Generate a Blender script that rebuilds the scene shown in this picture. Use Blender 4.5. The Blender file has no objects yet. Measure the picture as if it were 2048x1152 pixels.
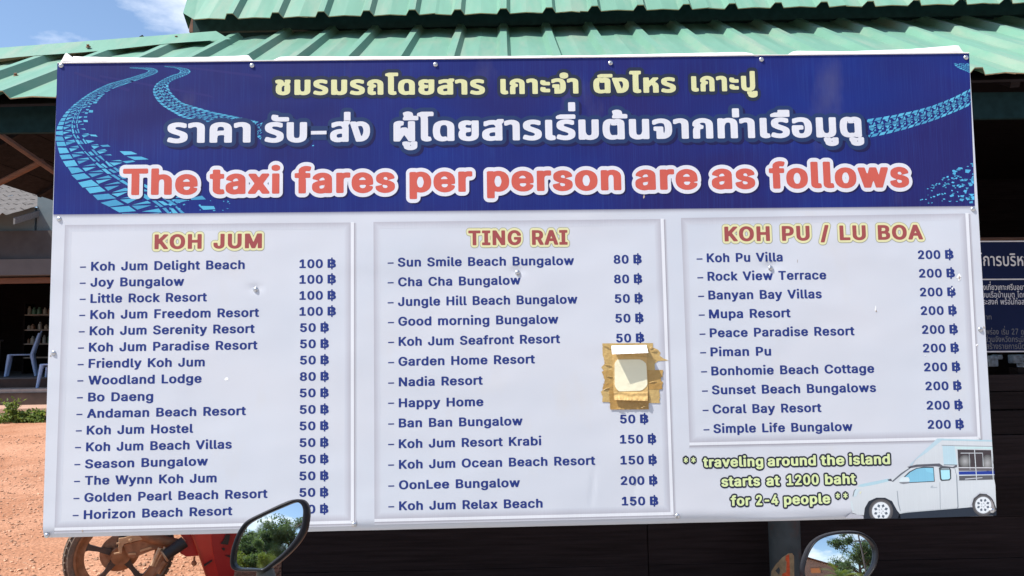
import bpy, bmesh, math, random
import numpy as np
from mathutils import Vector, Matrix, noise
random.seed(7); rng = np.random.default_rng(7)
sc = bpy.context.scene
col = sc.collection
# ------------------------------------------------------------------ camera, light, exposure
FPX = 1500.0                                  # focal length in pixels of the 2048 px wide photograph
CAMP = Vector((1.12641, -1.90746, 1.4))
CAMR = Matrix(((0.99971, 0.01446, -0.01912), (-0.01802, -0.07313, -0.99716), (-0.01582, 0.99722, -0.07284)))
cd = bpy.data.cameras.new('camera'); cam = bpy.data.objects.new('camera', cd); col.objects.link(cam)
cd.sensor_width = 36; cd.lens = 36 * FPX / 2048; cd.clip_start = 0.02; cd.clip_end = 3000
cam.matrix_world = Matrix.Translation(CAMP) @ CAMR.to_4x4()
sc.camera = cam
SUNDIR = Vector((0.62, 0.31, -1.0)).normalized()      # the way the light travels
sd = bpy.data.lights.new('sun', 'SUN'); sun = bpy.data.objects.new('sun', sd); col.objects.link(sun)
sd.energy = 5.0; sd.angle = math.radians(0.53); sd.color = (1.0, 0.965, 0.91)
sun.rotation_mode = 'QUATERNION'; sun.rotation_quaternion = SUNDIR.to_track_quat('-Z', 'Y'); sun.location = (-6, -4, 9)
SUN_EL = math.asin(-SUNDIR.z); SUN_ROT = math.atan2(-SUNDIR.x, -SUNDIR.y)
wd = bpy.data.worlds.new('World'); sc.world = wd; wd.use_nodes = True
nt = wd.node_tree; bg = nt.nodes['Background']; bg.inputs[1].default_value = 0.128
sky = nt.nodes.new('ShaderNodeTexSky'); sky.sky_type = 'NISHITA'; sky.sun_disc = False
sky.sun_elevation = SUN_EL; sky.sun_rotation = SUN_ROT; sky.air_density = 1.0; sky.dust_density = 0.6; sky.ozone_density = 2.5
tc = nt.nodes.new('ShaderNodeTexCoord')
mp = nt.nodes.new('ShaderNodeMapping'); mp.inputs['Scale'].default_value = (1.0, 1.0, 2.4); mp.inputs['Location'].default_value = (0.50, 0.05, 0.27)
nz = nt.nodes.new('ShaderNodeTexNoise'); nz.inputs['Scale'].default_value = 4.2; nz.inputs['Detail'].default_value = 9; nz.inputs['Roughness'].default_value = 0.56
rp = nt.nodes.new('ShaderNodeValToRGB'); rp.color_ramp.elements[0].position = 0.51; rp.color_ramp.elements[1].position = 0.70
rp.color_ramp.elements[1].color = (0.9, 0.9, 0.9, 1)
mx = nt.nodes.new('ShaderNodeMix'); mx.data_type = 'RGBA'; mx.inputs[7].default_value = (7.2, 7.5, 8.0, 1)
nt.links.new(tc.outputs['Generated'], mp.inputs[0]); nt.links.new(mp.outputs[0], nz.inputs[0]); nt.links.new(nz.outputs[0], rp.inputs[0])
nt.links.new(rp.outputs[0], mx.inputs[0]); nt.links.new(sky.outputs[0], mx.inputs[6]); nt.links.new(mx.outputs[2], bg.inputs[0])
vs = sc.view_settings; vs.view_transform = 'Standard'; vs.look = 'None'; vs.gamma = 1; vs.use_curve_mapping = False; vs.exposure = 0.60
sc.render.engine = 'CYCLES'
try: sc.cycles.use_denoising = True
except Exception: pass
sc.cycles.max_bounces = 7

# ------------------------------------------------------------------ measuring helpers: sight lines cut with real planes
def ray(px, py):
    return CAMR @ Vector(((px - 1024) / FPX, (576 - py) / FPX, -1.0))
def onY(px, py, Y=0.0):
    d = ray(px, py); return CAMP + d * ((Y - CAMP.y) / d.y)
def onZ(px, py, Z):
    d = ray(px, py); return CAMP + d * ((Z - CAMP.z) / d.z)
def onP(px, py, p0, n):
    d = ray(px, py); return CAMP + d * ((p0 - CAMP).dot(n) / d.dot(n))

# ------------------------------------------------------------------ materials
MATS = {}
def srgb(r, g, b):
    f = lambda c: (c / 255 / 12.92) if c / 255 <= 0.04045 else ((c / 255 + 0.055) / 1.055) ** 2.4
    return (f(r), f(g), f(b))
def mat(name, color, rough=0.6, metal=0.0, var=0.12, scale=30, bump=0.0, bscale=None, spec=0.5, stain=None, stain_scale=3.0, stain_amt=0.5, sx=(1, 1, 1), coat=0.0, rnd=0.0, attr=False, generated=False):
    if name in MATS: return MATS[name]
    m = bpy.data.materials.new(name); m.use_nodes = True; n = m.node_tree; L = n.links.new
    p = n.nodes['Principled BSDF']; p.inputs['Roughness'].default_value = rough; p.inputs['Metallic'].default_value = metal
    p.inputs['Specular IOR Level'].default_value = spec
    if coat: p.inputs['Coat Weight'].default_value = coat; p.inputs['Coat Roughness'].default_value = 0.08
    t = n.nodes.new('ShaderNodeTexCoord'); mpn = n.nodes.new('ShaderNodeMapping'); mpn.inputs['Scale'].default_value = sx
    L(t.outputs['Object'], mpn.inputs[0])
    a = n.nodes.new('ShaderNodeTexNoise'); a.inputs['Scale'].default_value = scale; a.inputs['Detail'].default_value = 6; L(mpn.outputs[0], a.inputs[0])
    mr = n.nodes.new('ShaderNodeMapRange'); mr.inputs[1].default_value = 0.3; mr.inputs[2].default_value = 0.7
    mr.inputs[3].default_value = 1 - var; mr.inputs[4].default_value = 1 + var; L(a.outputs[0], mr.inputs[0])
    vm = n.nodes.new('ShaderNodeVectorMath'); vm.operation = 'SCALE'; L(mr.outputs[0], vm.inputs['Scale'])
    if attr:
        at = n.nodes.new('ShaderNodeAttribute'); at.attribute_name = 'Col'; L(at.outputs['Color'], vm.inputs[0])
    else: vm.inputs[0].default_value = color
    src = vm.outputs[0]
    if rnd:
        oi = n.nodes.new('ShaderNodeObjectInfo'); r2 = n.nodes.new('ShaderNodeMapRange'); r2.inputs[3].default_value = 1 - rnd; r2.inputs[4].default_value = 1 + rnd
        L(oi.outputs['Random'], r2.inputs[0]); v2 = n.nodes.new('ShaderNodeVectorMath'); v2.operation = 'SCALE'; L(src, v2.inputs[0]); L(r2.outputs[0], v2.inputs['Scale']); src = v2.outputs[0]
    if stain:
        b = n.nodes.new('ShaderNodeTexNoise'); b.inputs['Scale'].default_value = stain_scale; b.inputs['Detail'].default_value = 8; b.inputs['Roughness'].default_value = 0.65
        L(mpn.outputs[0], b.inputs[0]); r = n.nodes.new('ShaderNodeMapRange'); r.inputs[1].default_value = 0.48; r.inputs[2].default_value = 0.72; r.inputs[4].default_value = stain_amt
        L(b.outputs[0], r.inputs[0]); q = n.nodes.new('ShaderNodeMix'); q.data_type = 'RGBA'; q.inputs[7].default_value = (*stain, 1)
        L(r.outputs[0], q.inputs[0]); L(src, q.inputs[6]); src = q.outputs[2]
    L(src, p.inputs['Base Color'])
    if bump:
        c = n.nodes.new('ShaderNodeTexNoise'); c.inputs['Scale'].default_value = bscale or scale * 2; c.inputs['Detail'].default_value = 6; L(mpn.outputs[0], c.inputs[0])
        bp_ = n.nodes.new('ShaderNodeBump'); bp_.inputs['Strength'].default_value = bump; bp_.inputs['Distance'].default_value = 0.01
        L(c.outputs[0], bp_.inputs['Height']); L(bp_.outputs[0], p.inputs['Normal'])
    MATS[name] = m; return m

# ------------------------------------------------------------------ object helpers
def tag(o, label=None, cat=None, group=None, kind=None):
    if label: o['label'] = label
    if cat: o['category'] = cat
    if group: o['group'] = group
    if kind: o['kind'] = kind
    return o
def empty(name, loc, label, cat, group=None):
    o = bpy.data.objects.new(name, None); o.location = loc; col.objects.link(o); o.empty_display_size = 0.1
    return tag(o, label, cat, group)
PM = {}
def root_loc(o):
    v = Vector((0, 0, 0))
    while o is not None: v = v + Vector(o.location); o = o.parent
    return v
def mesh(name, vs_, fs, m, parent=None, smooth=False, cols=None, kind=None, mats=None, mi=None):
    """vertices are given in world metres; a child keeps them by subtracting its parents' location"""
    off = root_loc(parent) if parent is not None else Vector((0, 0, 0))
    me = bpy.data.meshes.new(name)
    a = np.asarray([tuple(v) for v in vs_] if not isinstance(vs_, np.ndarray) else vs_, dtype=float) - np.array(off)
    me.from_pydata(a.tolist(), [], [tuple(int(i) for i in f) for f in fs]); 
    if mats:
        for q in mats: me.materials.append(q)
        me.polygons.foreach_set('material_index', mi)
    else: me.materials.append(m)
    if smooth: me.polygons.foreach_set('use_smooth', [True] * len(me.polygons))
    if cols is not None:
        ca = me.color_attributes.new('Col', 'FLOAT_COLOR', 'POINT')
        c = np.ones((len(a), 4)); c[:, :3] = np.asarray(cols); ca.data.foreach_set('color', c.ravel())
    me.update()
    o = bpy.data.objects.new(name, me); o.parent = parent; col.objects.link(o)
    if kind: o['kind'] = kind
    return o
class MB:
    def __init__(s): s.v = []; s.f = []
    def add(s, v, f):
        k = len(s.v); s.v += [Vector(p) for p in v]; s.f += [tuple(i + k for i in q) for q in f]; return s
    def box(s, c, size, R=None, bev=0.0):
        c = Vector(c); x, y, z = [d / 2 for d in size]
        if bev <= 0:
            v = [Vector((i * x, j * y, k * z)) for k in (-1, 1) for j in (-1, 1) for i in (-1, 1)]
            f = [(0, 2, 3, 1), (4, 5, 7, 6), (0, 1, 5, 4), (2, 6, 7, 3), (0, 4, 6, 2), (1, 3, 7, 5)]
        else:
            b = bm_box(size, bev); v, f = b
        if R is not None: v = [R @ p for p in v]
        return s.add([p + c for p in v], f)
    def tube(s, pts, r, n=10, cap=True):
        pts = [Vector(p) for p in pts]; rr = r if isinstance(r, (list, tuple)) else [r] * len(pts)
        v = []; f = []; up = None
        for i, p in enumerate(pts):
            t = (pts[min(i + 1, len(pts) - 1)] - pts[max(i - 1, 0)]).normalized()
            if up is None: up = t.orthogonal().normalized()
            up = (up - t * up.dot(t)).normalized(); w = t.cross(up)
            for k in range(n):
                a = 2 * math.pi * k / n; v.append(p + (up * math.cos(a) + w * math.sin(a)) * rr[i])
        for i in range(len(pts) - 1):
            for k in range(n):
                a, b = i * n + k, i * n + (k + 1) % n; f.append((a, b, b + n, a + n))
        if cap: f.append(tuple(range(n - 1, -1, -1))); f.append(tuple(range((len(pts) - 1) * n, len(pts) * n)))
        return s.add(v, f)
    def lathe(s, prof, c, axis=(0, 0, 1), n=24, closed=False):
        ax = Vector(axis).normalized(); u = ax.orthogonal().normalized(); w = ax.cross(u); c = Vector(c); v = []; f = []
        for (r, h) in prof:
            for k in range(n):
                a = 2 * math.pi * k / n; v.append(c + ax * h + (u * math.cos(a) + w * math.sin(a)) * r)
        m_ = len(prof)
        for i in range(m_ if closed else m_ - 1):
            j = (i + 1) % m_
            for k in range(n): f.append((i * n + k, i * n + (k + 1) % n, j * n + (k + 1) % n, j * n + k))
        return s.add(v, f)
    def prism(s, poly, d):
        """extrude the polygon (3D points) by vector d"""
        n = len(poly); poly = [Vector(p) for p in poly]; d = Vector(d)
        return s.add(poly + [p + d for p in poly], [tuple(range(n - 1, -1, -1)), tuple(range(n, 2 * n))] + [(i, (i + 1) % n, (i + 1) % n + n, i + n) for i in range(n)])
    def build(s, name, m, parent=None, smooth=False, kind=None):
        o = mesh(name, s.v, s.f, m, parent, smooth=smooth, kind=kind)
        if smooth:
            try: o.data.set_sharp_from_angle(angle=math.radians(38))
            except Exception: pass
        return o
def bm_box(size, bev, seg=2):
    bm = bmesh.new(); bmesh.ops.create_cube(bm, size=1.0); bmesh.ops.scale(bm, vec=size, verts=bm.verts)
    bmesh.ops.bevel(bm, geom=list(bm.edges), offset=bev, segments=seg, affect='EDGES', profile=0.5)
    bm.verts.index_update(); v = [p.co.copy() for p in bm.verts]; f = [tuple(q.index for q in g.verts) for g in bm.faces]; bm.free(); return v, f
def copy_tree(o, parent=None):
    c = o.copy(); col.objects.link(c); c.parent = parent
    for ch in list(o.children): copy_tree(ch, c)
    return c
# ------------------------------------------------------------------ glyph outlines (advance, contours) in 1/1000 em
G={
' ':(188,''),
'*':(453,'201 223 206 331 114 272 89 315 186 365 89 415 114 459 206 400 201 509 250 509 246 400 337 459 362 415 266 365 362 315 337 272 246 331 250 223'),
'-':(453,'337 244 337 188 114 188 114 244'),
'/':(249,'235 533 71 -76 14 -76 178 533'),
'0':(453,'227 -7 211 -6 181 -1 154 9 130 24 119 33 99 56 82 82 75 97 59 149 52 188 48 254 50 299 59 359 76 411 91 440 100 453 109 464 130 484 155 500 181 510 196 513 227 516 242 515 272 510 299 500 323 484 334 475 354 453 362 440 378 411 394 359 401 320 405 254 404 209 395 149 378 97 363 68 354 56 345 44 323 24 299 9 286 3 258 -4|227 50 257 54 274 62 290 74 310 98 326 131 337 171 341 202 344 254 343 290 337 337 326 378 310 410 290 435 274 447 247 458 227 460 206 458 179 447 163 435 143 410 127 378 116 337 110 290 109 254 110 219 116 171 127 131 143 98 163 74 179 62 206 51'),
'1':(453,'76 0 76 55 391 55 391 0|276 509 276 0 212 0 212 448 209 448 86 358 86 427 198 509'),
'2':(453,'64 0 64 47 250 246 282 282 297 302 311 327 317 345 320 365 319 386 316 400 308 419 295 434 279 446 260 454 246 458 224 460 207 459 185 453 172 447 155 435 142 419 133 400 129 386 127 362 66 362 69 399 76 422 86 442 99 461 115 477 143 496 176 509 212 515 238 515 262 512 296 502 325 485 341 471 355 454 366 436 374 416 381 384 381 364 378 341 371 318 364 302 343 268 311 228 267 180 153 60 153 57 389 57 389 0'),
'3':(453,'218 -7 179 -4 144 5 112 20 93 33 70 57 58 76 47 108 44 132 109 132 112 117 119 98 131 82 146 69 165 59 187 53 210 50 236 51 260 55 282 64 295 72 310 87 322 106 326 120 329 145 327 168 319 189 312 203 302 214 282 229 257 240 237 245 214 247 157 248 157 277 157 299 288 448 288 452 70 452 70 509 372 509 372 461 211 278 211 289 242 290 284 285 320 270 340 257 357 241 377 212 389 180 393 157 393 132 386 97 376 76 364 57 348 39 320 18 297 7 273 -1 246 -5'),
'4':(453,'40 105 40 158 247 509 311 509 109 166 109 163 413 163 413 105|282 0 282 318 343 318 343 0'),
'5':(453,'221 -7 196 -5 161 2 140 11 112 29 89 51 72 79 62 109 60 130 122 130 126 111 138 89 156 71 180 57 200 52 221 50 238 51 262 57 283 69 300 85 314 104 321 119 327 144 327 171 323 197 314 221 299 241 282 258 260 269 236 276 203 276 175 271 148 260 128 246 93 250 67 253 96 509 366 509 366 452 151 452 134 301 171 322 207 332 229 334 249 333 268 329 294 321 325 303 339 292 357 271 367 256 379 231 389 194 391 163 387 123 375 87 355 55 329 29 297 9 261 -3'),
'6':(453,'226 -7 188 -3 153 9 123 28 98 54 79 86 67 122 64 162 66 194 80 239 106 292 137 340 252 509 322 509 151 261 145 261 155 277 165 288 181 300 196 307 212 312 229 314 248 314 272 311 306 300 325 289 343 275 357 259 370 240 383 207 387 183 389 157 385 118 373 83 354 53 330 28 299 9 265 -3|226 48 243 50 265 56 279 63 296 77 310 95 321 116 325 132 327 157 325 183 321 199 314 213 301 232 285 247 265 258 250 263 226 265 210 264 187 258 167 248 151 233 138 214 132 200 127 184 125 158 126 141 132 116 142 95 156 77 174 63 187 56 202 51'),
'7':(453,'97 0 323 448 323 452 62 452 62 509 391 509 391 449 165 0'),
'8':(453,'226 -7 198 -5 159 2 136 11 105 30 81 53 63 81 56 101 52 135 53 153 59 179 65 195 78 217 95 236 115 250 137 261 153 265 153 267 123 279 107 292 93 308 82 327 74 347 70 380 74 412 81 432 90 450 103 466 118 480 136 493 156 503 178 510 201 514 226 516 251 514 274 510 296 503 316 493 333 480 349 466 361 450 371 432 380 402 382 380 378 347 370 327 359 308 345 292 329 279 300 267 300 265 316 261 338 250 357 236 374 217 387 195 394 179 398 162 401 135 399 112 389 81 372 53 347 30 317 11 293 2 268 -3|226 49 245 50 270 55 285 60 304 71 319 86 330 104 336 124 337 139 335 154 329 176 322 189 308 206 290 219 268 229 252 233 226 235 209 234 184 229 162 219 144 206 130 189 123 176 118 162 115 139 116 124 122 104 133 86 148 71 167 60 182 55 208 50|226 290 248 291 262 295 280 304 295 315 307 330 313 342 318 361 319 376 318 390 313 409 308 420 296 435 281 446 262 455 242 459 226 460 211 459 190 455 172 446 156 435 145 420 139 409 135 396 133 376 135 355 139 342 145 330 156 315 172 304 190 295 211 290'),
'9':(453,'226 516 265 512 299 500 330 480 355 455 373 423 385 387 389 347 386 315 373 270 346 217 315 168 200 0 130 0 301 248 307 248 300 236 287 221 275 212 257 202 241 197 224 195 205 195 180 198 147 209 127 220 110 234 95 250 83 269 70 301 64 338 65 378 74 414 91 447 106 465 123 481 153 500 188 512|226 460 210 459 188 453 174 446 156 432 142 414 132 393 128 377 125 352 128 326 132 310 138 295 151 277 168 261 188 250 210 245 226 243 242 245 265 250 279 257 296 271 311 288 321 309 325 325 327 350 325 376 321 392 311 414 296 432 279 446 265 453 250 458'),
'A':(480,'16 0 201 509 276 509 463 0 395 0 287 302 264 372 232 478 245 478 221 397 191 302 85 0|110 142 110 199 370 199 370 142'),
'B':(456,'60 0 60 509 241 509 283 505 307 499 329 491 347 479 363 466 381 442 389 424 395 405 398 374 394 340 383 314 366 294 345 279 315 267 315 262 329 260 349 253 376 236 398 211 406 195 413 177 417 158 418 136 415 105 409 85 400 67 381 43 364 29 344 18 321 9 294 3 247 0|125 57 261 57 302 64 322 74 330 80 342 94 353 118 355 137 354 151 351 165 342 184 329 201 312 214 291 224 275 228 248 231 125 231|125 285 246 286 261 287 282 293 305 307 323 326 332 344 336 372 334 391 324 415 305 435 288 444 254 451 125 452'),
'C':(510,'267 -7 249 -6 214 -1 181 9 165 16 136 35 123 45 99 70 88 84 70 115 55 150 46 189 43 210 40 254 43 298 50 339 62 376 70 393 88 424 110 451 123 463 150 484 181 499 214 510 249 515 267 516 310 512 350 501 386 483 417 458 442 427 461 390 473 348 408 348 399 376 389 395 377 410 357 428 334 442 315 449 295 454 267 456 241 454 217 448 194 438 173 425 155 408 139 388 119 351 110 322 105 289 103 254 105 219 115 172 125 145 139 121 164 91 184 76 206 65 242 55 267 53 288 54 315 60 334 67 352 77 368 89 381 103 393 120 402 139 408 160 473 160 465 129 448 91 424 58 402 38 378 21 341 5 310 -3'),
'D':(502,'219 0 96 0 96 57 215 57 249 59 293 69 306 74 329 88 340 96 358 115 379 149 393 190 397 221 399 255 395 305 384 348 366 384 350 404 320 428 295 440 253 450 221 452 93 452 93 509 225 509 246 508 285 503 321 493 337 486 353 478 381 459 393 447 415 421 433 391 441 374 452 338 456 319 461 277 462 255 461 233 456 191 447 153 441 135 425 103 404 74 392 62 366 40 351 31 318 16 281 6 261 3|125 509 125 0 60 0 60 509'),
'F':(410,'60 0 60 509 369 509 369 452 125 452 125 278 346 278 346 221 125 221 125 0'),
'G':(520,'269 -7 250 -6 213 -1 180 9 149 25 135 35 109 57 87 84 69 116 55 151 46 189 41 232 41 277 46 319 50 339 61 376 78 409 87 424 109 451 135 474 164 492 195 505 229 513 265 516 299 513 330 507 360 496 387 481 411 463 438 433 454 407 466 379 474 349 408 349 400 369 391 387 371 414 356 427 340 438 309 450 273 456 240 454 205 444 183 432 155 408 138 388 125 364 114 337 107 306 103 254 107 202 115 172 125 145 139 121 155 101 184 76 218 61 243 55 269 53 304 56 335 66 362 83 378 97 396 123 405 144 411 166 415 202 434 199 283 199 283 256 478 256 477 182 473 149 469 134 458 104 434 66 402 35 363 12 318 -2'),
'H':(517,'60 0 60 509 125 509 125 289 392 289 392 509 457 509 457 0 392 0 392 232 125 232 125 0'),
'I':(300,'31 0 31 57 118 57 118 452 31 452 31 509 269 509 269 452 183 452 183 57 269 57 269 0'),
'J':(396,'185 -7 149 -4 116 6 88 22 75 33 64 45 47 73 37 106 33 145 33 173 98 173 100 121 105 99 115 82 129 68 145 58 164 52 185 50 216 54 241 68 254 82 260 90 264 99 270 121 272 145 272 509 336 509 336 145 333 106 329 89 315 58 305 45 282 22 253 6 238 0 204 -6'),
'K':(467,'104 145 104 216 174 303 298 438 364 509 448 509 231 276 228 276|60 0 60 509 125 509 124 272 125 0|372 0 188 259 228 309 449 0'),
'L':(393,'60 0 60 509 125 509 125 57 361 57 361 0'),
'M':(628,'60 0 60 509 152 509 280 180 322 49 307 49 342 158 476 509 568 509 568 0 504 0 504 305 506 413 507 457 513 457 469 327 342 0 286 0 166 302 112 457 119 457 120 410 122 301 122 0'),
'N':(523,'60 0 60 509 136 509 360 156 391 100 414 55 405 54 401 101 399 163 399 509 463 509 463 0 387 0 170 343 108 452 119 454 125 299 125 0'),
'O':(533,'267 -7 231 -4 213 -1 181 9 165 16 136 35 123 45 99 70 79 99 70 115 55 150 46 189 43 210 40 254 43 298 46 319 55 358 70 393 88 424 99 438 111 451 136 474 165 492 181 499 213 510 231 513 267 516 303 513 337 505 353 499 369 492 398 474 411 463 435 438 455 409 464 393 478 358 488 319 491 298 493 254 492 232 488 189 478 150 464 115 455 99 435 70 423 57 398 35 369 16 353 9 337 4 303 -4|267 53 304 57 339 70 369 91 387 109 408 144 419 171 426 202 430 254 426 306 419 337 408 365 387 399 369 418 339 439 304 452 267 456 229 452 195 439 164 418 147 399 125 364 115 337 105 290 103 254 105 219 115 172 125 144 147 110 164 91 195 70 229 57'),
'P':(445,'60 0 60 509 252 508 296 502 332 487 353 474 370 458 384 440 395 419 402 397 407 373 408 335 405 310 399 287 390 265 370 237 353 221 332 207 296 193 252 186 109 186 109 242 244 243 264 245 282 249 304 260 321 275 333 294 342 323 344 339 344 364 336 395 330 408 321 420 310 430 297 439 273 448 243 452 125 452 125 0'),
'R':(449,'60 0 60 509 252 508 296 502 333 489 353 476 371 461 385 443 395 423 403 401 408 377 409 352 408 327 403 303 395 282 385 262 371 244 353 230 333 217 296 204 252 198 96 198 96 255 245 255 282 261 304 270 316 279 326 289 337 307 344 336 344 369 337 398 330 411 321 422 311 432 298 440 274 448 244 452 125 452 125 0|353 0 230 229 303 229 428 0'),
'S':(447,'224 -9 193 -7 152 0 128 9 96 27 71 51 52 80 44 101 38 137 104 137 107 121 115 100 128 82 146 69 166 59 190 52 215 49 243 50 270 55 294 64 314 76 325 86 337 104 344 124 345 146 341 164 336 174 324 187 296 205 261 218 150 251 121 264 97 280 77 299 63 320 55 345 53 358 52 385 59 418 75 448 98 473 127 492 161 506 199 514 241 515 281 510 305 502 327 492 346 480 370 457 383 440 392 420 398 400 401 378 337 378 333 398 324 416 310 431 293 443 273 452 250 457 225 459 207 458 190 455 167 448 148 437 133 423 122 407 116 389 115 368 118 355 123 344 131 334 146 321 163 311 200 297 277 276 312 264 339 250 365 233 386 211 401 183 407 158 408 127 401 94 392 73 372 46 355 30 323 11 298 1 271 -5'),
'T':(449,'32 452 32 509 417 509 417 452 257 452 257 0 193 0 193 452'),
'U':(517,'259 -8 226 -6 181 4 154 15 119 39 92 69 73 104 65 130 60 173 60 509 124 509 124 178 126 158 130 139 136 121 151 98 164 84 179 73 196 64 215 57 236 53 259 52 293 55 313 60 331 68 347 78 360 91 372 105 381 121 390 148 393 178 393 509 457 509 457 173 455 144 445 104 433 80 417 58 398 39 376 22 350 9 322 -1 292 -6'),
'V':(480,'204 0 16 509 84 509 195 199 219 125 248 31 235 31 284 190 395 509 463 509 278 0'),
'W':(686,'155 0 16 509 82 509 169 174 197 40 189 40 208 131 306 509 380 509 469 167 497 40 488 40 505 123 603 509 670 509 530 0 455 0 363 342 349 402 336 475 350 475 331 374 230 0'),
'a':(389,'160 -9 121 -4 94 5 71 19 53 37 39 60 32 88 31 117 33 134 37 148 47 167 61 181 78 193 97 202 140 214 245 228 265 235 272 241 275 247 275 270 269 292 257 309 240 322 217 329 188 331 161 326 139 317 118 301 106 286 100 274 41 291 54 318 66 333 79 346 108 366 142 378 176 384 219 383 239 379 260 373 279 364 298 351 313 334 322 320 329 304 335 274 337 0 277 0 277 52 272 52 266 40 252 25 228 7 209 -2 194 -5|170 45 206 50 221 55 234 63 251 77 260 87 267 99 273 118 276 138 276 190 268 185 252 180 200 171 157 165 124 154 103 139 94 122 92 105 94 89 99 76 108 65 120 57 135 50 152 47'),
'b':(424,'229 -8 194 -4 179 1 166 7 142 27 118 59 112 59 112 0 53 0 53 509 114 509 114 319 116 319 118 319 145 354 160 366 178 376 193 381 210 383 229 384 255 382 291 372 313 361 332 345 357 316 375 280 386 237 390 206 390 172 384 125 375 97 364 72 341 40 323 23 303 10 268 -4|220 47 248 50 265 56 279 66 298 84 308 99 319 126 326 156 328 189 326 222 319 252 308 278 298 293 280 311 265 320 240 328 220 330 201 328 176 321 161 312 143 294 133 280 122 254 115 224 113 189 115 155 122 124 133 98 143 83 162 65 176 56 193 50'),
'c':(396,'207 -8 165 -4 140 4 106 24 78 51 56 85 45 111 36 155 34 187 36 220 41 250 50 278 63 303 78 325 106 352 128 366 152 376 193 384 223 384 253 379 287 367 316 348 336 328 351 304 362 277 303 262 299 274 290 289 280 302 266 313 251 322 238 326 207 330 187 328 169 323 145 310 132 298 121 284 108 258 99 219 97 198 97 166 105 127 112 109 121 92 138 72 160 56 187 48 213 47 243 52 260 59 271 66 281 75 292 89 300 104 304 117 363 102 355 81 341 56 328 40 306 21 288 10 261 -1 239 -6'),
'd':(424,'195 -8 157 -4 122 10 101 23 83 40 61 72 49 97 41 125 35 172 35 206 38 237 49 280 68 316 92 345 112 361 133 372 169 382 196 384 215 383 246 376 265 366 279 354 294 337 306 319 309 319 311 319 311 509 372 509 372 0 313 0 313 59 307 59 283 27 258 7 246 1 231 -4|205 47 232 50 248 56 263 65 282 83 291 98 303 124 309 155 312 189 309 224 303 254 292 280 282 294 263 312 249 321 224 328 205 330 185 328 159 320 145 311 126 293 116 278 105 252 99 222 96 189 99 156 105 126 117 99 127 84 145 66 160 56 176 50'),
'e':(404,'212 -8 167 -4 129 10 96 32 77 51 62 73 45 111 36 155 34 187 36 219 45 263 55 290 69 314 85 334 104 352 126 366 151 376 177 382 205 384 240 381 274 371 305 353 319 341 332 327 343 310 353 292 364 260 370 222 371 169 75 169 75 221 338 221 310 202 307 233 298 269 290 284 280 297 269 309 256 318 232 327 215 330 196 330 169 325 153 318 140 308 127 297 117 284 103 254 98 237 96 211 96 166 101 134 107 115 120 91 137 71 151 61 167 54 184 49 202 46 231 47 259 55 277 66 296 85 306 105 365 91 355 67 346 53 329 33 307 17 283 4 264 -2 234 -7'),
'f':(254,'228 379 228 327 6 327 6 379|81 0 81 432 82 449 85 465 96 486 116 507 135 519 164 528 180 530 204 529 222 527 243 521 234 491 227 468 201 474 174 471 158 464 151 456 146 445 142 419 142 0'),
'g':(425,'207 -151 173 -149 152 -145 134 -140 109 -129 95 -120 77 -105 62 -88 51 -69 101 -41 115 -58 129 -73 149 -86 167 -93 190 -97 220 -97 243 -93 264 -86 282 -75 290 -68 296 -60 306 -42 311 -19 311 68 306 68 287 41 269 26 252 16 231 8 205 5 170 7 146 12 113 27 84 49 61 79 45 115 36 159 35 208 41 253 55 293 76 327 102 353 134 372 170 382 206 384 232 381 247 376 260 369 284 350 308 319 313 319 313 379 372 379 372 -9 371 -36 365 -60 356 -80 344 -98 328 -114 311 -126 291 -136 268 -143 233 -149|205 59 224 60 249 67 264 75 282 91 296 113 306 139 310 159 312 193 310 226 303 255 292 280 282 295 264 312 249 321 224 328 205 330 176 326 160 320 145 312 127 294 117 279 105 253 99 224 96 193 99 160 105 131 117 106 127 93 145 76 160 68 177 62'),
'h':(410,'114 227 114 0 53 0 53 509 114 509 114 287 102 287 114 315 135 347 143 355 162 368 192 380 227 384 249 383 268 379 287 373 303 364 324 345 336 330 345 311 352 290 356 267 357 240 357 0 296 0 296 248 288 280 279 297 266 311 250 321 241 325 221 329 188 327 161 317 144 305 126 283 118 261'),
'i':(167,'53 0 53 379 114 379 114 0|84 443 65 447 54 455 45 466 41 483 45 501 54 512 70 522 84 524 98 522 114 512 124 497 126 483 122 466 114 455 102 447'),
'k':(381,'110 137 110 212 121 212 284 379 328 379 360 379 184 199 177 199|53 0 53 509 114 509 114 0|294 0 148 186 191 229 372 0'),
'l':(189,'139 -2 106 2 96 5 80 14 74 20 63 35 56 52 53 73 53 509 114 509 114 99 115 79 120 62 125 57 136 53 153 52 170 54 181 3 158 -1'),
'm':(610,'53 0 53 379 112 379 112 295 108 295 120 327 132 346 148 361 160 369 179 379 198 384 219 386 252 381 271 373 287 361 306 336 315 317 321 295 312 295 324 324 342 349 354 359 374 371 404 382 437 386 455 385 473 381 489 376 505 367 525 351 536 336 545 320 552 301 556 279 557 255 557 0 496 0 496 254 494 275 491 285 484 301 473 313 451 325 436 329 419 330 392 327 369 316 352 300 343 285 339 273 335 247 335 0 274 0 274 260 272 277 263 299 247 316 225 327 199 330 187 330 169 325 147 313 129 295 123 283 118 270 114 238 114 0'),
'n':(410,'114 227 114 0 53 0 53 379 112 379 112 287 102 287 114 315 135 347 143 355 162 368 192 380 227 384 249 383 268 379 286 373 303 364 324 345 336 330 345 311 352 290 356 267 357 240 357 0 296 0 296 248 288 280 279 297 266 311 250 321 241 325 221 329 188 327 161 317 144 305 126 283 118 261'),
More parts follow.
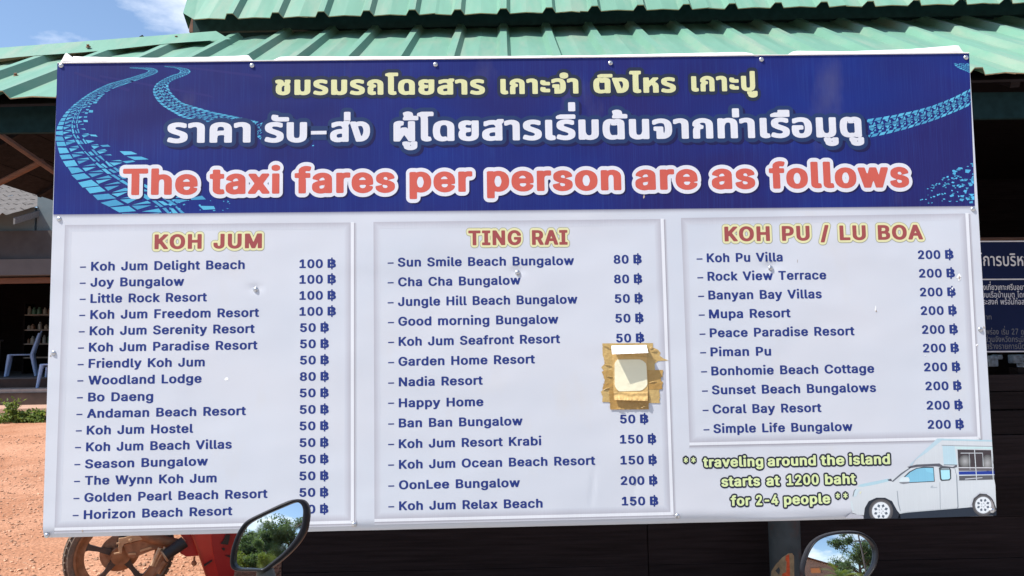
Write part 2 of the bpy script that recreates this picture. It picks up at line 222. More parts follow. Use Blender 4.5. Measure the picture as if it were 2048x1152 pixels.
'o':(415,'207 -8 165 -4 140 4 106 24 78 51 56 85 45 111 36 155 34 187 36 220 45 265 56 291 78 325 106 352 140 372 165 380 207 384 236 382 275 372 309 352 338 325 359 291 370 265 379 220 381 187 377 140 370 111 353 73 329 41 299 16 275 4 236 -6|207 46 238 50 255 56 270 66 289 85 299 100 310 127 317 156 319 187 317 219 310 249 299 276 289 291 270 310 255 320 238 326 207 330 187 328 160 320 145 310 126 291 116 276 105 249 99 219 96 187 99 156 105 127 116 100 126 85 145 66 160 56 187 48'),
'p':(424,'53 -143 53 379 112 379 112 319 118 319 137 346 150 358 165 369 185 378 210 383 242 384 268 380 291 372 313 361 332 345 357 316 375 280 386 237 390 206 390 172 384 125 370 84 357 61 341 40 313 16 280 0 243 -8 211 -7 186 -2 161 11 142 27 118 59 114 59 114 -143|220 47 248 50 265 56 279 66 298 84 308 99 319 126 326 156 328 189 326 222 319 252 308 278 298 293 280 311 265 320 240 328 220 330 201 328 176 321 161 312 143 294 133 280 122 254 115 224 113 189 115 155 122 124 133 98 143 83 162 65 176 56 193 50'),
'r':(259,'53 0 53 379 112 379 112 321 115 321 123 336 133 350 152 367 168 376 185 382 203 384 243 384 243 322 220 325 199 325 172 320 159 315 143 303 129 289 123 278 116 259 114 237 114 0'),
's':(365,'182 -8 150 -6 121 0 96 11 81 20 62 38 52 52 44 67 36 94 94 107 103 83 118 65 138 53 154 48 172 46 203 47 230 54 251 67 264 84 268 96 267 114 261 128 250 139 227 151 135 174 99 188 80 201 65 216 55 233 49 252 47 274 50 300 60 324 77 345 98 362 124 374 154 382 187 384 208 383 237 378 254 372 276 361 288 351 304 333 316 313 324 290 268 277 260 295 252 306 243 316 230 324 207 331 187 333 169 331 152 327 138 321 125 312 116 302 110 290 109 277 110 266 114 256 124 243 147 230 244 206 269 196 290 185 306 171 318 156 327 138 331 107 330 88 322 63 307 40 286 21 260 6 240 -1 218 -5'),
't':(227,'204 379 204 327 6 327 6 379|65 471 126 471 126 98 129 74 133 65 139 58 152 52 172 50 202 54 213 2 195 -2 168 -4 142 -2 130 1 109 9 100 15 85 29 79 38 70 57 65 80 65 93'),
'u':(410,'182 -5 161 -4 142 0 123 7 107 16 92 27 80 42 69 59 61 78 56 101 53 126 53 379 114 379 114 132 118 110 131 82 144 68 160 58 179 52 200 50 222 52 243 59 261 70 271 79 283 97 290 111 296 143 296 379 357 379 357 0 298 0 298 92 307 92 296 64 282 41 266 24 248 11 227 2 206 -3'),
'v':(389,'163 0 17 379 84 379 172 136 206 21 184 21 217 136 305 379 371 379 226 0'),
'w':(567,'138 0 23 379 87 379 139 193 163 98 175 41 165 41 194 170 252 379 316 379 367 193 390 98 402 41 391 41 413 135 480 379 545 379 429 0 368 0 317 179 277 338 291 338 258 209 199 0'),
'x':(379,'21 0 171 218 171 171 29 379 100 379 162 282 207 206 175 206 223 290 282 379 352 379 209 169 209 214 358 0 287 0 221 101 173 182 205 182 158 101 91 0'),
'y':(389,'47 -139 61 -86 86 -90 100 -90 116 -85 127 -77 137 -66 143 -55 163 -1 17 379 84 379 172 135 206 21 184 21 217 136 305 379 371 379 197 -74 185 -95 172 -112 156 -126 139 -136 120 -142 99 -145 71 -144'),
'z':(380,'42 0 42 46 254 320 254 323 48 323 48 379 333 379 333 331 126 60 126 56 339 56 339 0'),
'.':(416,'65 0 65 495 350 495 350 0|101 35 315 35 315 460 101 460'),
'ก':(416,'53 0 53 144 59 174 67 189 78 201 98 214 121 223 122 225 46 254 47 293 52 308 60 323 77 344 100 362 129 375 151 382 188 387 214 387 248 383 280 373 300 364 317 353 332 339 349 313 358 281 360 256 360 110 360 0 298 0 298 250 298 262 293 285 289 294 278 310 262 321 244 329 223 334 201 336 178 334 158 330 141 323 127 313 117 301 109 281 109 273 184 236 178 202 157 199 139 190 124 174 118 160 114 132 114 0'),
'ค':(426,'56 0 56 243 59 280 68 312 75 326 94 350 119 368 134 375 170 384 213 387 256 384 292 375 308 368 333 350 342 339 358 312 367 280 370 243 370 0 308 0 307 256 300 288 296 297 284 312 268 324 237 334 199 335 166 328 149 319 142 312 130 297 126 288 120 267 118 243 118 166 120 165 129 179 140 190 157 201 189 208 243 209 243 159 208 159 178 155 162 150 144 140 135 131 128 121 120 99 118 80 118 0'),
'ง':(372,'119 0 0 380 62 380 165 53 188 55 210 64 230 78 244 96 257 121 266 150 272 189 273 225 268 254 260 278 247 299 231 315 211 326 188 332 165 332 144 327 128 377 140 380 179 383 216 380 249 370 276 354 294 337 306 322 316 304 324 285 329 264 334 231 334 177 326 136 313 99 303 78 290 59 277 44 264 33 236 15 210 6 178 1'),
'จ':(369,'102 0 102 169 49 169 49 218 161 218 161 50 187 51 202 54 216 60 228 68 238 79 250 100 256 118 260 139 264 191 261 232 255 265 244 291 229 311 208 325 181 333 147 336 120 334 84 327 59 318 26 300 26 358 63 374 111 384 155 387 204 383 219 379 244 370 266 357 284 340 299 320 310 297 318 270 325 225 326 174 324 142 315 100 299 65 277 37 258 23 235 11 222 7 193 2'),
'ช':(381,'191 -7 172 -6 140 -1 112 9 89 25 72 45 65 57 60 71 54 102 54 171 58 204 63 216 75 237 109 286 112 298 113 311 108 326 101 331 93 334 75 333 51 325 37 369 49 375 63 380 88 384 108 384 127 381 137 378 146 372 157 363 164 351 170 331 171 307 168 288 160 267 123 206 116 178 116 106 120 85 126 74 136 61 148 52 163 47 185 44 209 45 225 49 243 60 252 71 258 84 261 101 260 221 255 238 246 250 231 258 209 260 209 300 227 301 239 304 249 309 256 317 261 325 266 340 269 380 331 380 328 342 319 311 304 293 281 280 281 277 296 272 309 261 317 247 321 231 323 212 323 107 322 92 317 65 306 42 299 32 280 15 268 8 255 3 226 -4'),
'ด':(427,'186 -7 143 -2 130 2 108 12 82 35 69 55 58 77 51 102 46 129 42 172 42 204 48 261 54 285 66 315 76 332 88 346 102 358 117 367 134 375 152 380 191 386 242 386 281 379 312 366 329 354 343 340 354 325 363 307 368 287 371 265 371 0 310 0 310 248 306 281 294 306 282 319 274 324 264 328 242 334 214 336 197 335 180 332 157 324 144 315 132 304 118 280 111 260 106 234 103 175 109 123 114 105 120 89 129 75 139 63 160 50 176 46 196 44 215 46 232 50 239 2 217 -4'),
'ต':(441,'191 -7 146 -2 121 7 110 13 101 20 84 37 65 68 56 93 50 120 44 181 45 234 48 267 53 295 60 319 75 347 94 368 118 381 145 387 175 385 197 379 209 369 221 351 223 351 231 366 243 376 259 383 284 387 315 385 335 379 353 369 367 356 377 338 383 316 384 303 385 0 323 0 323 289 319 314 311 326 300 332 287 335 271 335 258 331 250 323 244 311 241 294 202 294 198 312 190 324 177 333 161 336 146 333 134 325 124 312 119 303 110 268 107 236 105 197 109 136 115 106 121 89 130 75 140 63 161 50 178 46 198 44 219 45 239 49 245 2 224 -4'),
'ถ':(417,'135 -7 103 -2 88 4 79 10 69 21 64 32 58 58 59 145 64 175 72 190 82 201 101 214 125 223 126 225 46 254 46 285 49 300 60 323 77 344 91 356 118 371 139 379 163 384 189 387 215 387 249 383 282 373 301 364 318 353 339 331 350 313 357 292 361 256 361 0 300 0 300 250 299 262 294 285 290 294 279 310 254 326 224 334 190 335 159 330 134 318 117 301 109 281 109 273 188 236 182 202 155 198 138 190 129 181 121 160 120 73 122 58 129 49 141 44 159 44 175 48 184 3 162 -4'),
'ท':(422,'58 0 58 380 101 380 112 320 115 320 129 344 150 364 177 378 198 384 234 387 267 384 287 380 305 373 328 358 340 345 350 329 358 311 363 290 366 254 366 109 366 0 304 0 304 250 303 272 298 291 284 313 262 328 244 333 222 335 204 334 188 330 166 320 149 305 135 286 124 255 120 220 120 0'),
'น':(425,'187 -7 165 -6 144 -2 126 4 109 12 94 22 82 35 72 51 64 69 59 90 56 113 56 380 118 380 118 118 125 89 133 73 145 61 161 52 179 47 200 45 226 48 249 55 268 68 276 76 289 96 294 107 297 119 302 146 302 380 364 380 364 0 313 0 310 56 307 56 298 41 286 28 263 11 244 2 223 -4'),
'บ':(419,'209 -7 186 -6 147 0 116 12 92 31 82 42 68 68 59 100 56 137 56 380 118 380 118 137 122 101 125 91 134 74 147 61 155 56 184 46 209 44 245 49 264 56 278 67 289 82 294 91 299 112 301 137 301 380 363 380 363 137 360 100 351 68 344 55 327 31 303 12 271 0 252 -4'),
'ป':(420,'209 -7 186 -6 147 0 116 12 92 31 82 42 68 68 59 100 56 137 56 380 118 380 118 137 122 101 125 91 134 74 147 61 155 56 184 46 209 44 245 49 264 56 278 67 289 82 294 91 299 112 301 137 301 517 363 517 363 137 362 118 356 84 344 55 336 42 316 21 303 12 271 0 252 -4'),
'ผ':(449,'60 0 60 313 62 336 68 354 75 363 87 374 97 379 113 384 147 387 169 384 183 379 175 332 152 336 134 334 125 325 120 309 120 159 117 96 120 96 139 135 168 186 205 248 243 248 304 144 328 96 331 96 328 172 328 380 388 380 388 0 334 0 226 182 223 182 114 0'),
'พ':(482,'97 0 28 380 92 380 121 203 134 87 136 87 158 178 215 380 266 380 318 199 345 87 347 87 361 203 390 380 454 380 385 0 325 0 261 207 250 248 243 292 240 292 228 233 157 0'),
'ม':(426,'239 -7 203 -4 182 2 163 11 146 22 132 36 119 60 116 60 112 0 62 0 62 380 123 380 124 141 127 123 136 100 143 86 153 74 171 59 185 52 209 46 227 45 248 47 267 52 282 61 293 73 304 98 307 118 308 380 370 380 369 113 367 89 362 69 354 51 344 35 332 22 317 12 301 4 282 -2 262 -6'),
'ย':(412,'202 -6 172 -5 146 -1 113 8 95 18 80 29 64 49 57 65 50 92 49 121 54 151 61 168 74 185 90 195 112 202 112 205 95 212 78 222 60 241 50 263 48 276 47 297 53 323 62 342 70 353 81 362 102 375 128 382 160 385 200 382 223 374 212 327 178 334 158 334 144 332 133 327 123 321 117 312 112 302 110 285 112 266 116 256 125 245 138 237 153 231 175 228 206 227 206 182 171 180 152 177 131 167 122 157 113 135 112 117 114 95 120 80 125 71 137 60 160 49 184 45 202 44 221 45 245 49 263 57 276 68 286 82 293 106 294 126 294 380 356 380 355 110 353 92 344 61 328 36 319 26 294 10 263 0 224 -6'),
'ร':(338,'163 -7 129 -5 97 -1 59 8 28 20 46 70 90 55 132 46 175 45 202 49 225 58 242 72 249 91 249 107 245 119 235 132 214 147 190 158 112 186 86 200 64 215 48 233 41 246 34 269 33 295 38 318 44 332 59 351 72 361 97 374 117 380 153 386 181 387 209 386 244 381 267 375 290 365 290 313 255 325 216 334 179 336 144 334 119 326 108 318 101 309 95 295 94 286 97 274 106 261 127 247 235 204 259 192 279 177 295 160 306 139 310 122 311 96 307 72 297 50 288 36 267 18 241 5 218 -2 192 -6'),
'ล':(396,'279 0 279 253 277 277 272 296 268 304 258 317 244 327 215 335 190 336 161 335 124 327 89 314 64 301 64 359 84 367 118 378 160 385 196 387 234 384 259 379 281 371 304 355 318 340 328 321 337 292 340 266 340 0|160 -7 127 -5 99 2 76 14 66 21 50 39 40 61 37 74 34 102 37 133 48 159 55 171 76 191 89 199 122 213 163 222 186 225 291 232 291 181 184 172 142 163 123 154 116 149 105 136 99 121 97 95 100 80 106 67 122 54 136 48 152 44 184 44 212 49 221 3 192 -5'),
'ว':(341,'132 -7 102 -5 73 0 50 8 26 19 46 67 65 57 86 49 118 45 153 47 177 57 187 64 206 82 213 94 225 121 229 136 234 172 234 211 232 229 225 261 213 287 196 308 186 317 161 329 147 333 114 336 89 334 57 328 29 316 29 368 53 378 94 386 139 386 171 382 185 379 211 369 223 362 243 347 267 317 284 281 294 239 298 191 294 142 284 99 267 62 256 46 244 32 229 20 213 11 196 3 176 -3'),
'ศ':(436,'56 0 56 243 59 280 68 312 75 326 94 350 119 368 134 375 170 384 213 387 234 386 263 382 294 371 307 363 323 346 342 333 352 321 359 307 366 282 369 253 370 0 308 0 307 256 300 288 290 305 284 312 268 324 249 331 226 335 200 335 177 331 157 324 142 312 135 305 126 288 120 267 118 243 118 166 120 165 130 179 140 190 158 201 189 208 243 209 243 159 208 159 179 155 156 147 140 136 132 126 126 116 119 93 118 0|323 327 288 359 308 365 327 376 335 389 338 405 373 405 399 405 397 388 388 367 374 351 361 341 340 331'),
'ส':(397,'279 0 279 253 277 277 272 296 268 304 258 317 244 327 215 335 190 336 161 335 124 327 89 314 64 301 64 359 84 367 118 378 160 385 196 387 234 384 258 379 272 373 284 365 297 348 309 341 320 331 330 313 337 291 340 266 340 0|160 -7 127 -5 99 2 76 14 66 21 50 39 40 61 37 74 34 102 37 133 48 159 55 171 76 191 89 199 122 213 163 222 186 225 291 232 291 181 184 172 142 163 123 154 116 149 105 136 99 121 97 95 100 80 106 67 122 54 136 48 152 44 184 44 212 49 221 3 192 -5|295 327 260 359 280 365 298 376 307 389 310 405 344 405 370 405 368 388 360 367 346 351 333 341 317 333'),
'ห':(407,'62 0 62 380 123 380 123 216 126 216 284 380 356 380 356 378 123 143 123 0|298 0 297 145 289 175 279 191 273 198 256 209 245 213 220 219 190 221 226 266 250 264 271 261 299 250 315 240 328 228 339 213 348 197 354 178 358 158 359 0'),
'อ':(398,'191 -7 151 -4 117 6 90 22 69 44 54 74 45 111 42 155 45 218 191 218 191 169 103 169 104 132 106 112 110 94 119 74 132 59 142 53 160 46 181 43 206 44 222 47 243 55 261 68 275 89 285 118 290 156 291 202 288 240 280 271 268 296 251 315 228 328 199 334 163 335 127 331 87 319 54 302 54 360 88 373 139 384 183 387 231 382 258 374 271 369 292 355 318 328 337 293 349 252 353 221 354 187 353 154 349 123 343 95 333 70 321 49 306 31 287 16 276 10 252 1 238 -3'),
'ะ':(234,'106 239 77 241 55 250 43 259 37 266 28 285 27 298 28 310 32 326 38 338 90 330 88 325 85 311 86 301 90 293 98 288 207 287 207 239|106 44 77 47 55 56 47 61 37 71 28 91 27 104 28 116 32 132 38 144 90 136 88 131 85 117 86 107 90 99 98 94 207 93 207 44'),
'ั':(0,'-150 440 -179 443 -201 451 -219 467 -228 486 -230 498 -228 514 -223 530 -218 540 -166 531 -168 527 -171 511 -169 500 -163 492 -153 488 29 488 29 440'),
'า':(282,'164 0 164 270 162 288 159 303 148 320 137 328 123 333 106 335 82 335 55 331 30 322 7 311 7 366 27 374 54 382 88 386 127 386 154 382 177 373 196 360 211 342 218 327 224 300 225 279 225 0'),
'ำ':(282,'164 0 164 270 162 288 159 303 148 320 137 328 123 333 106 335 82 335 55 331 30 322 7 311 7 366 27 374 54 382 88 386 127 386 154 382 177 373 196 360 211 342 218 327 224 300 225 279 225 0|-111 424 -138 427 -153 432 -166 440 -179 456 -184 470 -186 486 -182 510 -176 522 -166 533 -146 543 -130 547 -111 549 -92 547 -76 543 -55 533 -45 522 -38 510 -35 486 -36 470 -41 456 -55 440 -68 432 -84 427|-111 456 -95 459 -86 465 -79 476 -77 486 -79 497 -86 508 -95 513 -111 516 -127 513 -136 508 -143 497 -144 486 -143 476 -136 465 -123 458'),
'ิ':(0,'-356 440 -356 467 -306 490 -166 490 -62 490 -62 440'),
'ี':(0,'-356 440 -356 467 -306 490 -166 490 -62 490 -62 440|-119 467 -119 546 -61 546 -61 467'),
'ื':(0,'-356 440 -356 467 -306 490 -166 490 -62 490 -62 440|-214 467 -214 546 -162 546 -162 467|-112 467 -112 546 -62 546 -62 467'),
'ู':(0,'-152 -184 -186 -181 -204 -175 -219 -166 -231 -155 -238 -141 -242 -125 -243 -101 -245 -94 -247 -91 -252 -89 -265 -90 -269 -49 -241 -45 -217 -46 -203 -53 -193 -67 -189 -87 -189 -117 -181 -132 -175 -137 -163 -141 -147 -141 -133 -139 -122 -130 -116 -117 -116 -46 -62 -46 -62 -123 -66 -140 -73 -154 -92 -171 -108 -178 -128 -182'),
'เ':(205,'142 -7 116 -4 101 1 92 6 78 21 72 32 69 44 67 66 67 380 128 380 128 74 131 58 137 49 149 44 165 44 184 49 192 3 170 -4'),
'โ':(214,'76 311 76 447 73 478 66 494 51 511 30 521 6 524 6 551 58 573 243 573 243 545 243 524 102 524 101 521 113 511 124 496 133 477 136 462 138 435 138 311|152 -7 126 -4 111 1 102 6 87 21 82 32 78 44 76 66 76 380 138 380 138 74 140 58 147 49 159 44 174 44 193 49 202 3 180 -4'),
'ไ':(211,'76 311 76 442 79 467 83 482 90 498 99 510 112 521 112 524 -9 524 0 552 7 573 202 573 202 524 182 521 163 512 152 502 148 496 142 480 138 447 138 311|152 -7 126 -4 111 1 102 6 87 21 82 32 78 44 76 66 76 380 138 380 138 74 140 58 147 49 159 44 174 44 193 49 202 3 180 -4'),
'่':(0,'-123 440 -123 587 -62 587 -62 440'),
'้':(0,'-255 440 -255 471 -231 477 -212 486 -198 498 -193 510 -195 525 -200 530 -206 533 -220 533 -241 526 -255 564 -238 575 -207 582 -182 581 -164 575 -154 567 -146 558 -141 547 -138 535 -140 513 -143 503 -151 491 -171 472 -178 489 -40 489 -40 440'),
'์':(0,'-175 420 -180 430 -185 447 -187 464 -185 476 -182 488 -176 498 -158 512 -142 518 -122 521 -19 521 -19 493 -19 473 -102 473 -117 469 -126 462 -128 453 -127 443 -122 429'),
}
# ------------------------------------------------------------------ lettering: outlines in 1/1000 em, thickened by a distance field
def glyph_segs(ch):
    adv, s = G.get(ch, G['-'])
    segs = []
    if s:
        for c in s.split('|'):
            q = np.array(list(map(int, c.split())), float).reshape(-1, 2) / 1000
            if ch in 'ij' and q[:, 1].min() > 0.40 and '|' in s: q = q + [0, 0.038]
            segs.append(np.hstack([q, np.roll(q, -1, 0)]))
    return adv / 1000, (np.vstack(segs) if segs else np.zeros((0, 4)))
def sdf(P, segs, sharp=False):
    """signed distance (inside negative, non-zero winding) of points P to closed outlines"""
    out = np.empty(len(P))
    for i in range(0, len(P), 20000):
        p = P[i:i + 20000]
        ax, ay, bx, by = segs.T; dx, dy = bx - ax, by - ay; L2 = dx * dx + dy * dy + 1e-12
        X = p[:, 0:1]; Y = p[:, 1:2]
        t = np.clip(((X - ax) * dx + (Y - ay) * dy) / L2, 0, 1)
        if sharp:
            ex, ey = np.abs(X - ax - t * dx), np.abs(Y - ay - t * dy); e2 = ex * ex + ey * ey; j = e2.argmin(1)[:, None]
            ex, ey = np.take_along_axis(ex, j, 1)[:, 0], np.take_along_axis(ey, j, 1)[:, 0]; d = (ex ** 4 + (ey / 0.62) ** 4) ** 0.25
        else: d = np.sqrt(((X - ax - t * dx) ** 2 + (Y - ay - t * dy) ** 2).min(1))
        side = dx * (Y - ay) - dy * (X - ax)
        w = ((ay <= Y) & (by > Y) & (side > 0)).sum(1) - ((ay > Y) & (by <= Y) & (side < 0)).sum(1)
        out[i:i + 20000] = np.where(w != 0, -d, d)
    return out
def cells(F, x0, y0, h):
    """polygons of the region F<0 on a grid (marching squares, inner runs merged)"""
    ny, nx = F.shape; V = []; Fc = []; cache = {}
    def pt(x, y):
        k = (round(x, 5), round(y, 5))
        if k not in cache: cache[k] = len(V); V.append((x, y))
        return cache[k]
    ins = F < 0
    full = ins[:-1, :-1] & ins[1:, :-1] & ins[:-1, 1:] & ins[1:, 1:]
    anyi = ins[:-1, :-1] | ins[1:, :-1] | ins[:-1, 1:] | ins[1:, 1:]
    for j in range(ny - 1):
        row = full[j]; i = 0
        while i < nx - 1:
            if row[i]:
                k = i
                while k < nx - 1 and row[k]: k += 1
                Fc.append((pt(x0 + i * h, y0 + j * h), pt(x0 + k * h, y0 + j * h), pt(x0 + k * h, y0 + (j + 1) * h), pt(x0 + i * h, y0 + (j + 1) * h))); i = k
            else: i += 1
        for i in np.nonzero(anyi[j] & ~row)[0]:
            cs = [(0, 0), (1, 0), (1, 1), (0, 1)]; fv = [F[j + b, i + a] for a, b in cs]; poly = []
            for q in range(4):
                a, b = cs[q], cs[(q + 1) % 4]; fa, fb = fv[q], fv[(q + 1) % 4]
                if fa < 0: poly.append((x0 + (i + a[0]) * h, y0 + (j + a[1]) * h))
                if (fa < 0) != (fb < 0):
                    t = fa / (fa - fb); poly.append((x0 + (i + a[0] + (b[0] - a[0]) * t) * h, y0 + (j + a[1] + (b[1] - a[1]) * t) * h))
            if len(poly) >= 3:
                ids = [];
                for q in poly:
                    z = pt(*q)
                    if not ids or ids[-1] != z: ids.append(z)
                if ids[0] == ids[-1]: ids.pop()
                if len(set(ids)) == len(ids) >= 3: Fc.append(tuple(ids))
    return V, Fc
GC = {}
def glyph_mesh(ch, th, h=0.022):
    k = (ch, th, h)
    if k not in GC:
        adv, sg = glyph_segs(ch)
        if len(sg) == 0: GC[k] = (adv, np.zeros((0, 2)), [])
        else:
            m_ = th + 2 * h; x0, y0 = sg[:, 0].min() - m_, sg[:, 1].min() - m_; x1, y1 = sg[:, 0].max() + m_, sg[:, 1].max() + m_
            xs = np.arange(x0, x1 + h, h); ys = np.arange(y0, y1 + h, h); X, Y = np.meshgrid(xs, ys)
            F = sdf(np.stack([X.ravel(), Y.ravel()], 1), sg, True).reshape(X.shape) - th
            v, f = cells(F, x0, y0, h); GC[k] = (adv, np.array(v), f)
    return GC[k]
HI = set('ิีึืั'); TONE = set('่้์')
def layout(s, track=0.0):
    out = []; x = 0.0; prev = ''
    for ch in s:
        dy = 0.0; dx = 0.0
        if ch in TONE and prev in HI: dy = 0.16
        out.append((ch, x + dx, dy)); a = G.get(ch, G['-'])[0] / 1000
        if ch == ' ': a += 0.06
        x += a + (track + 0.012 if a > 0.01 else 0)
        prev = ch
    return out
def text_flat(s, th, track=0.0, h=0.022):
    """glyph meshes set side by side, em units"""
    V = []; Fc = []; n = 0
    for ch, x, dy in layout(s, track):
        a, v, f = glyph_mesh(ch, th, h)
        if len(v) == 0: continue
        V.append(v + [x, dy]); Fc += [tuple(i + n for i in q) for q in f]; n += len(v)
    return np.vstack(V), Fc
def text_union(s, th, track=0.0, h=0.02, dx=0.0, dy0=0.0):
    """one merged outline (for wide borders), em units"""
    sg = []
    for ch, x, dy in layout(s, track):
        a, g = glyph_segs(ch)
        if len(g): sg.append(g + [x, dy, x, dy])
    m_ = th + 2 * h; al = np.vstack(sg); x0, y0 = al[:, 0].min() - m_, al[:, 1].min() - m_; x1, y1 = al[:, 0].max() + m_, al[:, 1].max() + m_
    nx = int((x1 - x0) / h) + 2; ny = int((y1 - y0) / h) + 2; F = np.full((ny, nx), 9.0)
    for g in sg:
        gx0 = max(int((g[:, 0].min() - m_ - x0) / h), 0); gx1 = min(int((g[:, 0].max() + m_ - x0) / h) + 2, nx)
        X, Y = np.meshgrid(x0 + np.arange(gx0, gx1) * h, y0 + np.arange(ny) * h)
        D = sdf(np.stack([X.ravel(), Y.ravel()], 1), g).reshape(X.shape) - th
        F[:, gx0:gx1] = np.minimum(F[:, gx0:gx1], D)
    v, f = cells(F, x0, y0, h); v = np.array(v)
    return v + [dx, dy0], f
def fit(s, track, th, L, R, cap, capref, Y):
    """returns a function that maps em points to sign-plane points so that the text runs from pixel L to pixel R along its baseline"""
    xs = []
    for ch, x, dy in layout(s, track):
        a, g = glyph_segs(ch)
        if len(g): xs += [g[:, 0].min() + x, g[:, 0].max() + x]
    e0, e1 = min(xs) - th, max(xs) + th
    A = onY(L[0], L[1], Y); B = onY(R[0], R[1], Y); U = (B - A) / (e1 - e0)
    mx_, my_ = (L[0] + R[0]) / 2, (L[1] + R[1]) / 2
    up = (onY(mx_, my_ - cap, Y) - onY(mx_, my_, Y)).length / (capref + 1.24 * th) 
    def g_(v, dY=0.0):
        v = np.asarray(v); o = np.array(A)[None] + (v[:, 0:1] - e0) * np.array(U)[None] + (v[:, 1:2] + th * 0.62) * np.array([0, 0, up])[None]
        o[:, 1] = Y + dY; return o
    return g_
CAPL, CAPT = 0.509, 0.387
# ------------------------------------------------------------------ ground
def rise(y):
    t = min(max((y - 7.2) / 3.4, 0), 1); return 0.20 * t * t * (3 - 2 * t)
def hgt(x, y):
    return rise(y) + 0.010 * noise.noise(Vector((x * 1.3, y * 1.3, 0))) + 0.003 * noise.noise(Vector((x * 5, y * 5, 3)))
def ground():
    m = bpy.data.materials.new('laterite_earth'); m.use_nodes = True; n = m.node_tree; L = n.links.new; p = n.nodes['Principled BSDF']
    p.inputs['Roughness'].default_value = 0.95; p.inputs['Specular IOR Level'].default_value = 0.15
    g = n.nodes.new('ShaderNodeNewGeometry')
    a = n.nodes.new('ShaderNodeTexNoise'); a.inputs['Scale'].default_value = 1.1; a.inputs['Detail'].default_value = 10; a.inputs['Roughness'].default_value = 0.7; L(g.outputs['Position'], a.inputs[0])
    r = n.nodes.new('ShaderNodeValToRGB'); e = r.color_ramp.elements; e[0].position = 0.34; e[0].color = (0.33, 0.145, 0.078, 1); e[1].position = 0.68; e[1].color = (0.49, 0.26, 0.165, 1); L(a.outputs[0], r.inputs[0]); a.inputs['Distortion'].default_value = 0.6
    b = n.nodes.new('ShaderNodeTexNoise'); b.inputs['Scale'].default_value = 38; b.inputs['Detail'].default_value = 7; L(g.outputs['Position'], b.inputs[0])
    mr = n.nodes.new('ShaderNodeMapRange'); mr.inputs[1].default_value = 0.3; mr.inputs[2].default_value = 0.7; mr.inputs[3].default_value = 0.78; mr.inputs[4].default_value = 1.2; L(b.outputs[0], mr.inputs[0])
    v = n.nodes.new('ShaderNodeVectorMath'); v.operation = 'SCALE'; L(r.outputs[0], v.inputs[0]); L(mr.outputs[0], v.inputs['Scale']); L(v.outputs[0], p.inputs['Base Color'])
    bp = n.nodes.new('ShaderNodeBump'); bp.inputs['Strength'].default_value = 0.9; bp.inputs['Distance'].default_value = 0.02; L(b.outputs[0], bp.inputs['Height']); L(bp.outputs[0], p.inputs['Normal'])
    # fine part in view, coarse apron to the horizon, one sheet
    xs = [-900, -200, -60, -20, -9] + list(np.arange(-5, 3.01, 0.06)) + [6, 12, 25, 60, 200, 900]
    ys = [-900, -200, -60, -20, -8] + list(np.arange(-2, 9.01, 0.06)) + [9.4, 9.8, 10.2, 10.6, 11, 16, 25, 60, 200, 900]
    V = [(x, y, hgt(x, y) if abs(x) < 6 and -3 < y < 10 else rise(y)) for y in ys for x in xs]; nx = len(xs)
    Fc = [(j * nx + i, j * nx + i + 1, (j + 1) * nx + i + 1, (j + 1) * nx + i) for j in range(len(ys) - 1) for i in range(nx - 1)]
    o = mesh('ground', V, Fc, m, smooth=True, kind='structure')
    return m
gm = ground()
M_added_road = mat('added_concrete_road', (0.40, 0.385, 0.36), 0.9, var=0.12, scale=5, stain=(0.36, 0.26, 0.20), stain_scale=1.2, stain_amt=0.5, bump=0.3, bscale=60)
rv, rf = [], []
for i_, x_ in enumerate(np.linspace(-60, 60, 41)): rv += [(x_, 0.35 + 0.05 * math.sin(x_ * 2), 0.034), (x_, -4.5, 0.04), (x_, -7.2, 0.034)]
for i_ in range(40): rf += [(3 * i_ + 1, 3 * i_ + 4, 3 * i_ + 3, 3 * i_), (3 * i_ + 2, 3 * i_ + 5, 3 * i_ + 4, 3 * i_ + 1)]
mesh('added_road', rv, rf, M_added_road, kind='structure')  # unseen grey strip, added to cut the orange bounce onto the sign
# loose gravel on the earth
def gravel():
    V = []; Fc = []
    ico = bmesh.new(); bmesh.ops.create_icosphere(ico, subdivisions=1, radius=1.0); ico.verts.index_update()
    bv = np.array([v.co[:] for v in ico.verts]); bf = [tuple(v.index for v in f.verts) for f in ico.faces]; ico.free()
    n = 0
    for k in range(34000):
        y = 1.0 + 8.5 * random.random() ** 1.4; x = -0.55 * (y + 1.9) * random.random() ** 0.8 * 1.35 + 0.9
        if noise.noise(Vector((x * 0.9, y * 0.9, 7))) < -0.25: continue
        s = 0.0028 + 0.013 * random.random() ** 4.5
        a = random.random() * 6.28; c, s_ = math.cos(a), math.sin(a)
        q = bv * (1 + rng.uniform(-0.28, 0.28, (len(bv), 1))) * [s, s * random.uniform(.6, 1), s * random.uniform(.4, .8)]
        q = np.stack([q[:, 0] * c - q[:, 1] * s_, q[:, 0] * s_ + q[:, 1] * c, q[:, 2]], 1) + [x, y, hgt(x, y) + s * 0.25]
        V.append(q); Fc += [tuple(i + n for i in f) for f in bf]; n += len(bv)
    m = mat('gravel_stone', (0.46, 0.27, 0.175), 0.95, var=0.5, scale=14)
    tag(mesh('gravel', np.vstack(V), Fc, m), 'loose laterite gravel scattered over the orange earth yard', 'gravel', kind='stuff')
gravel()

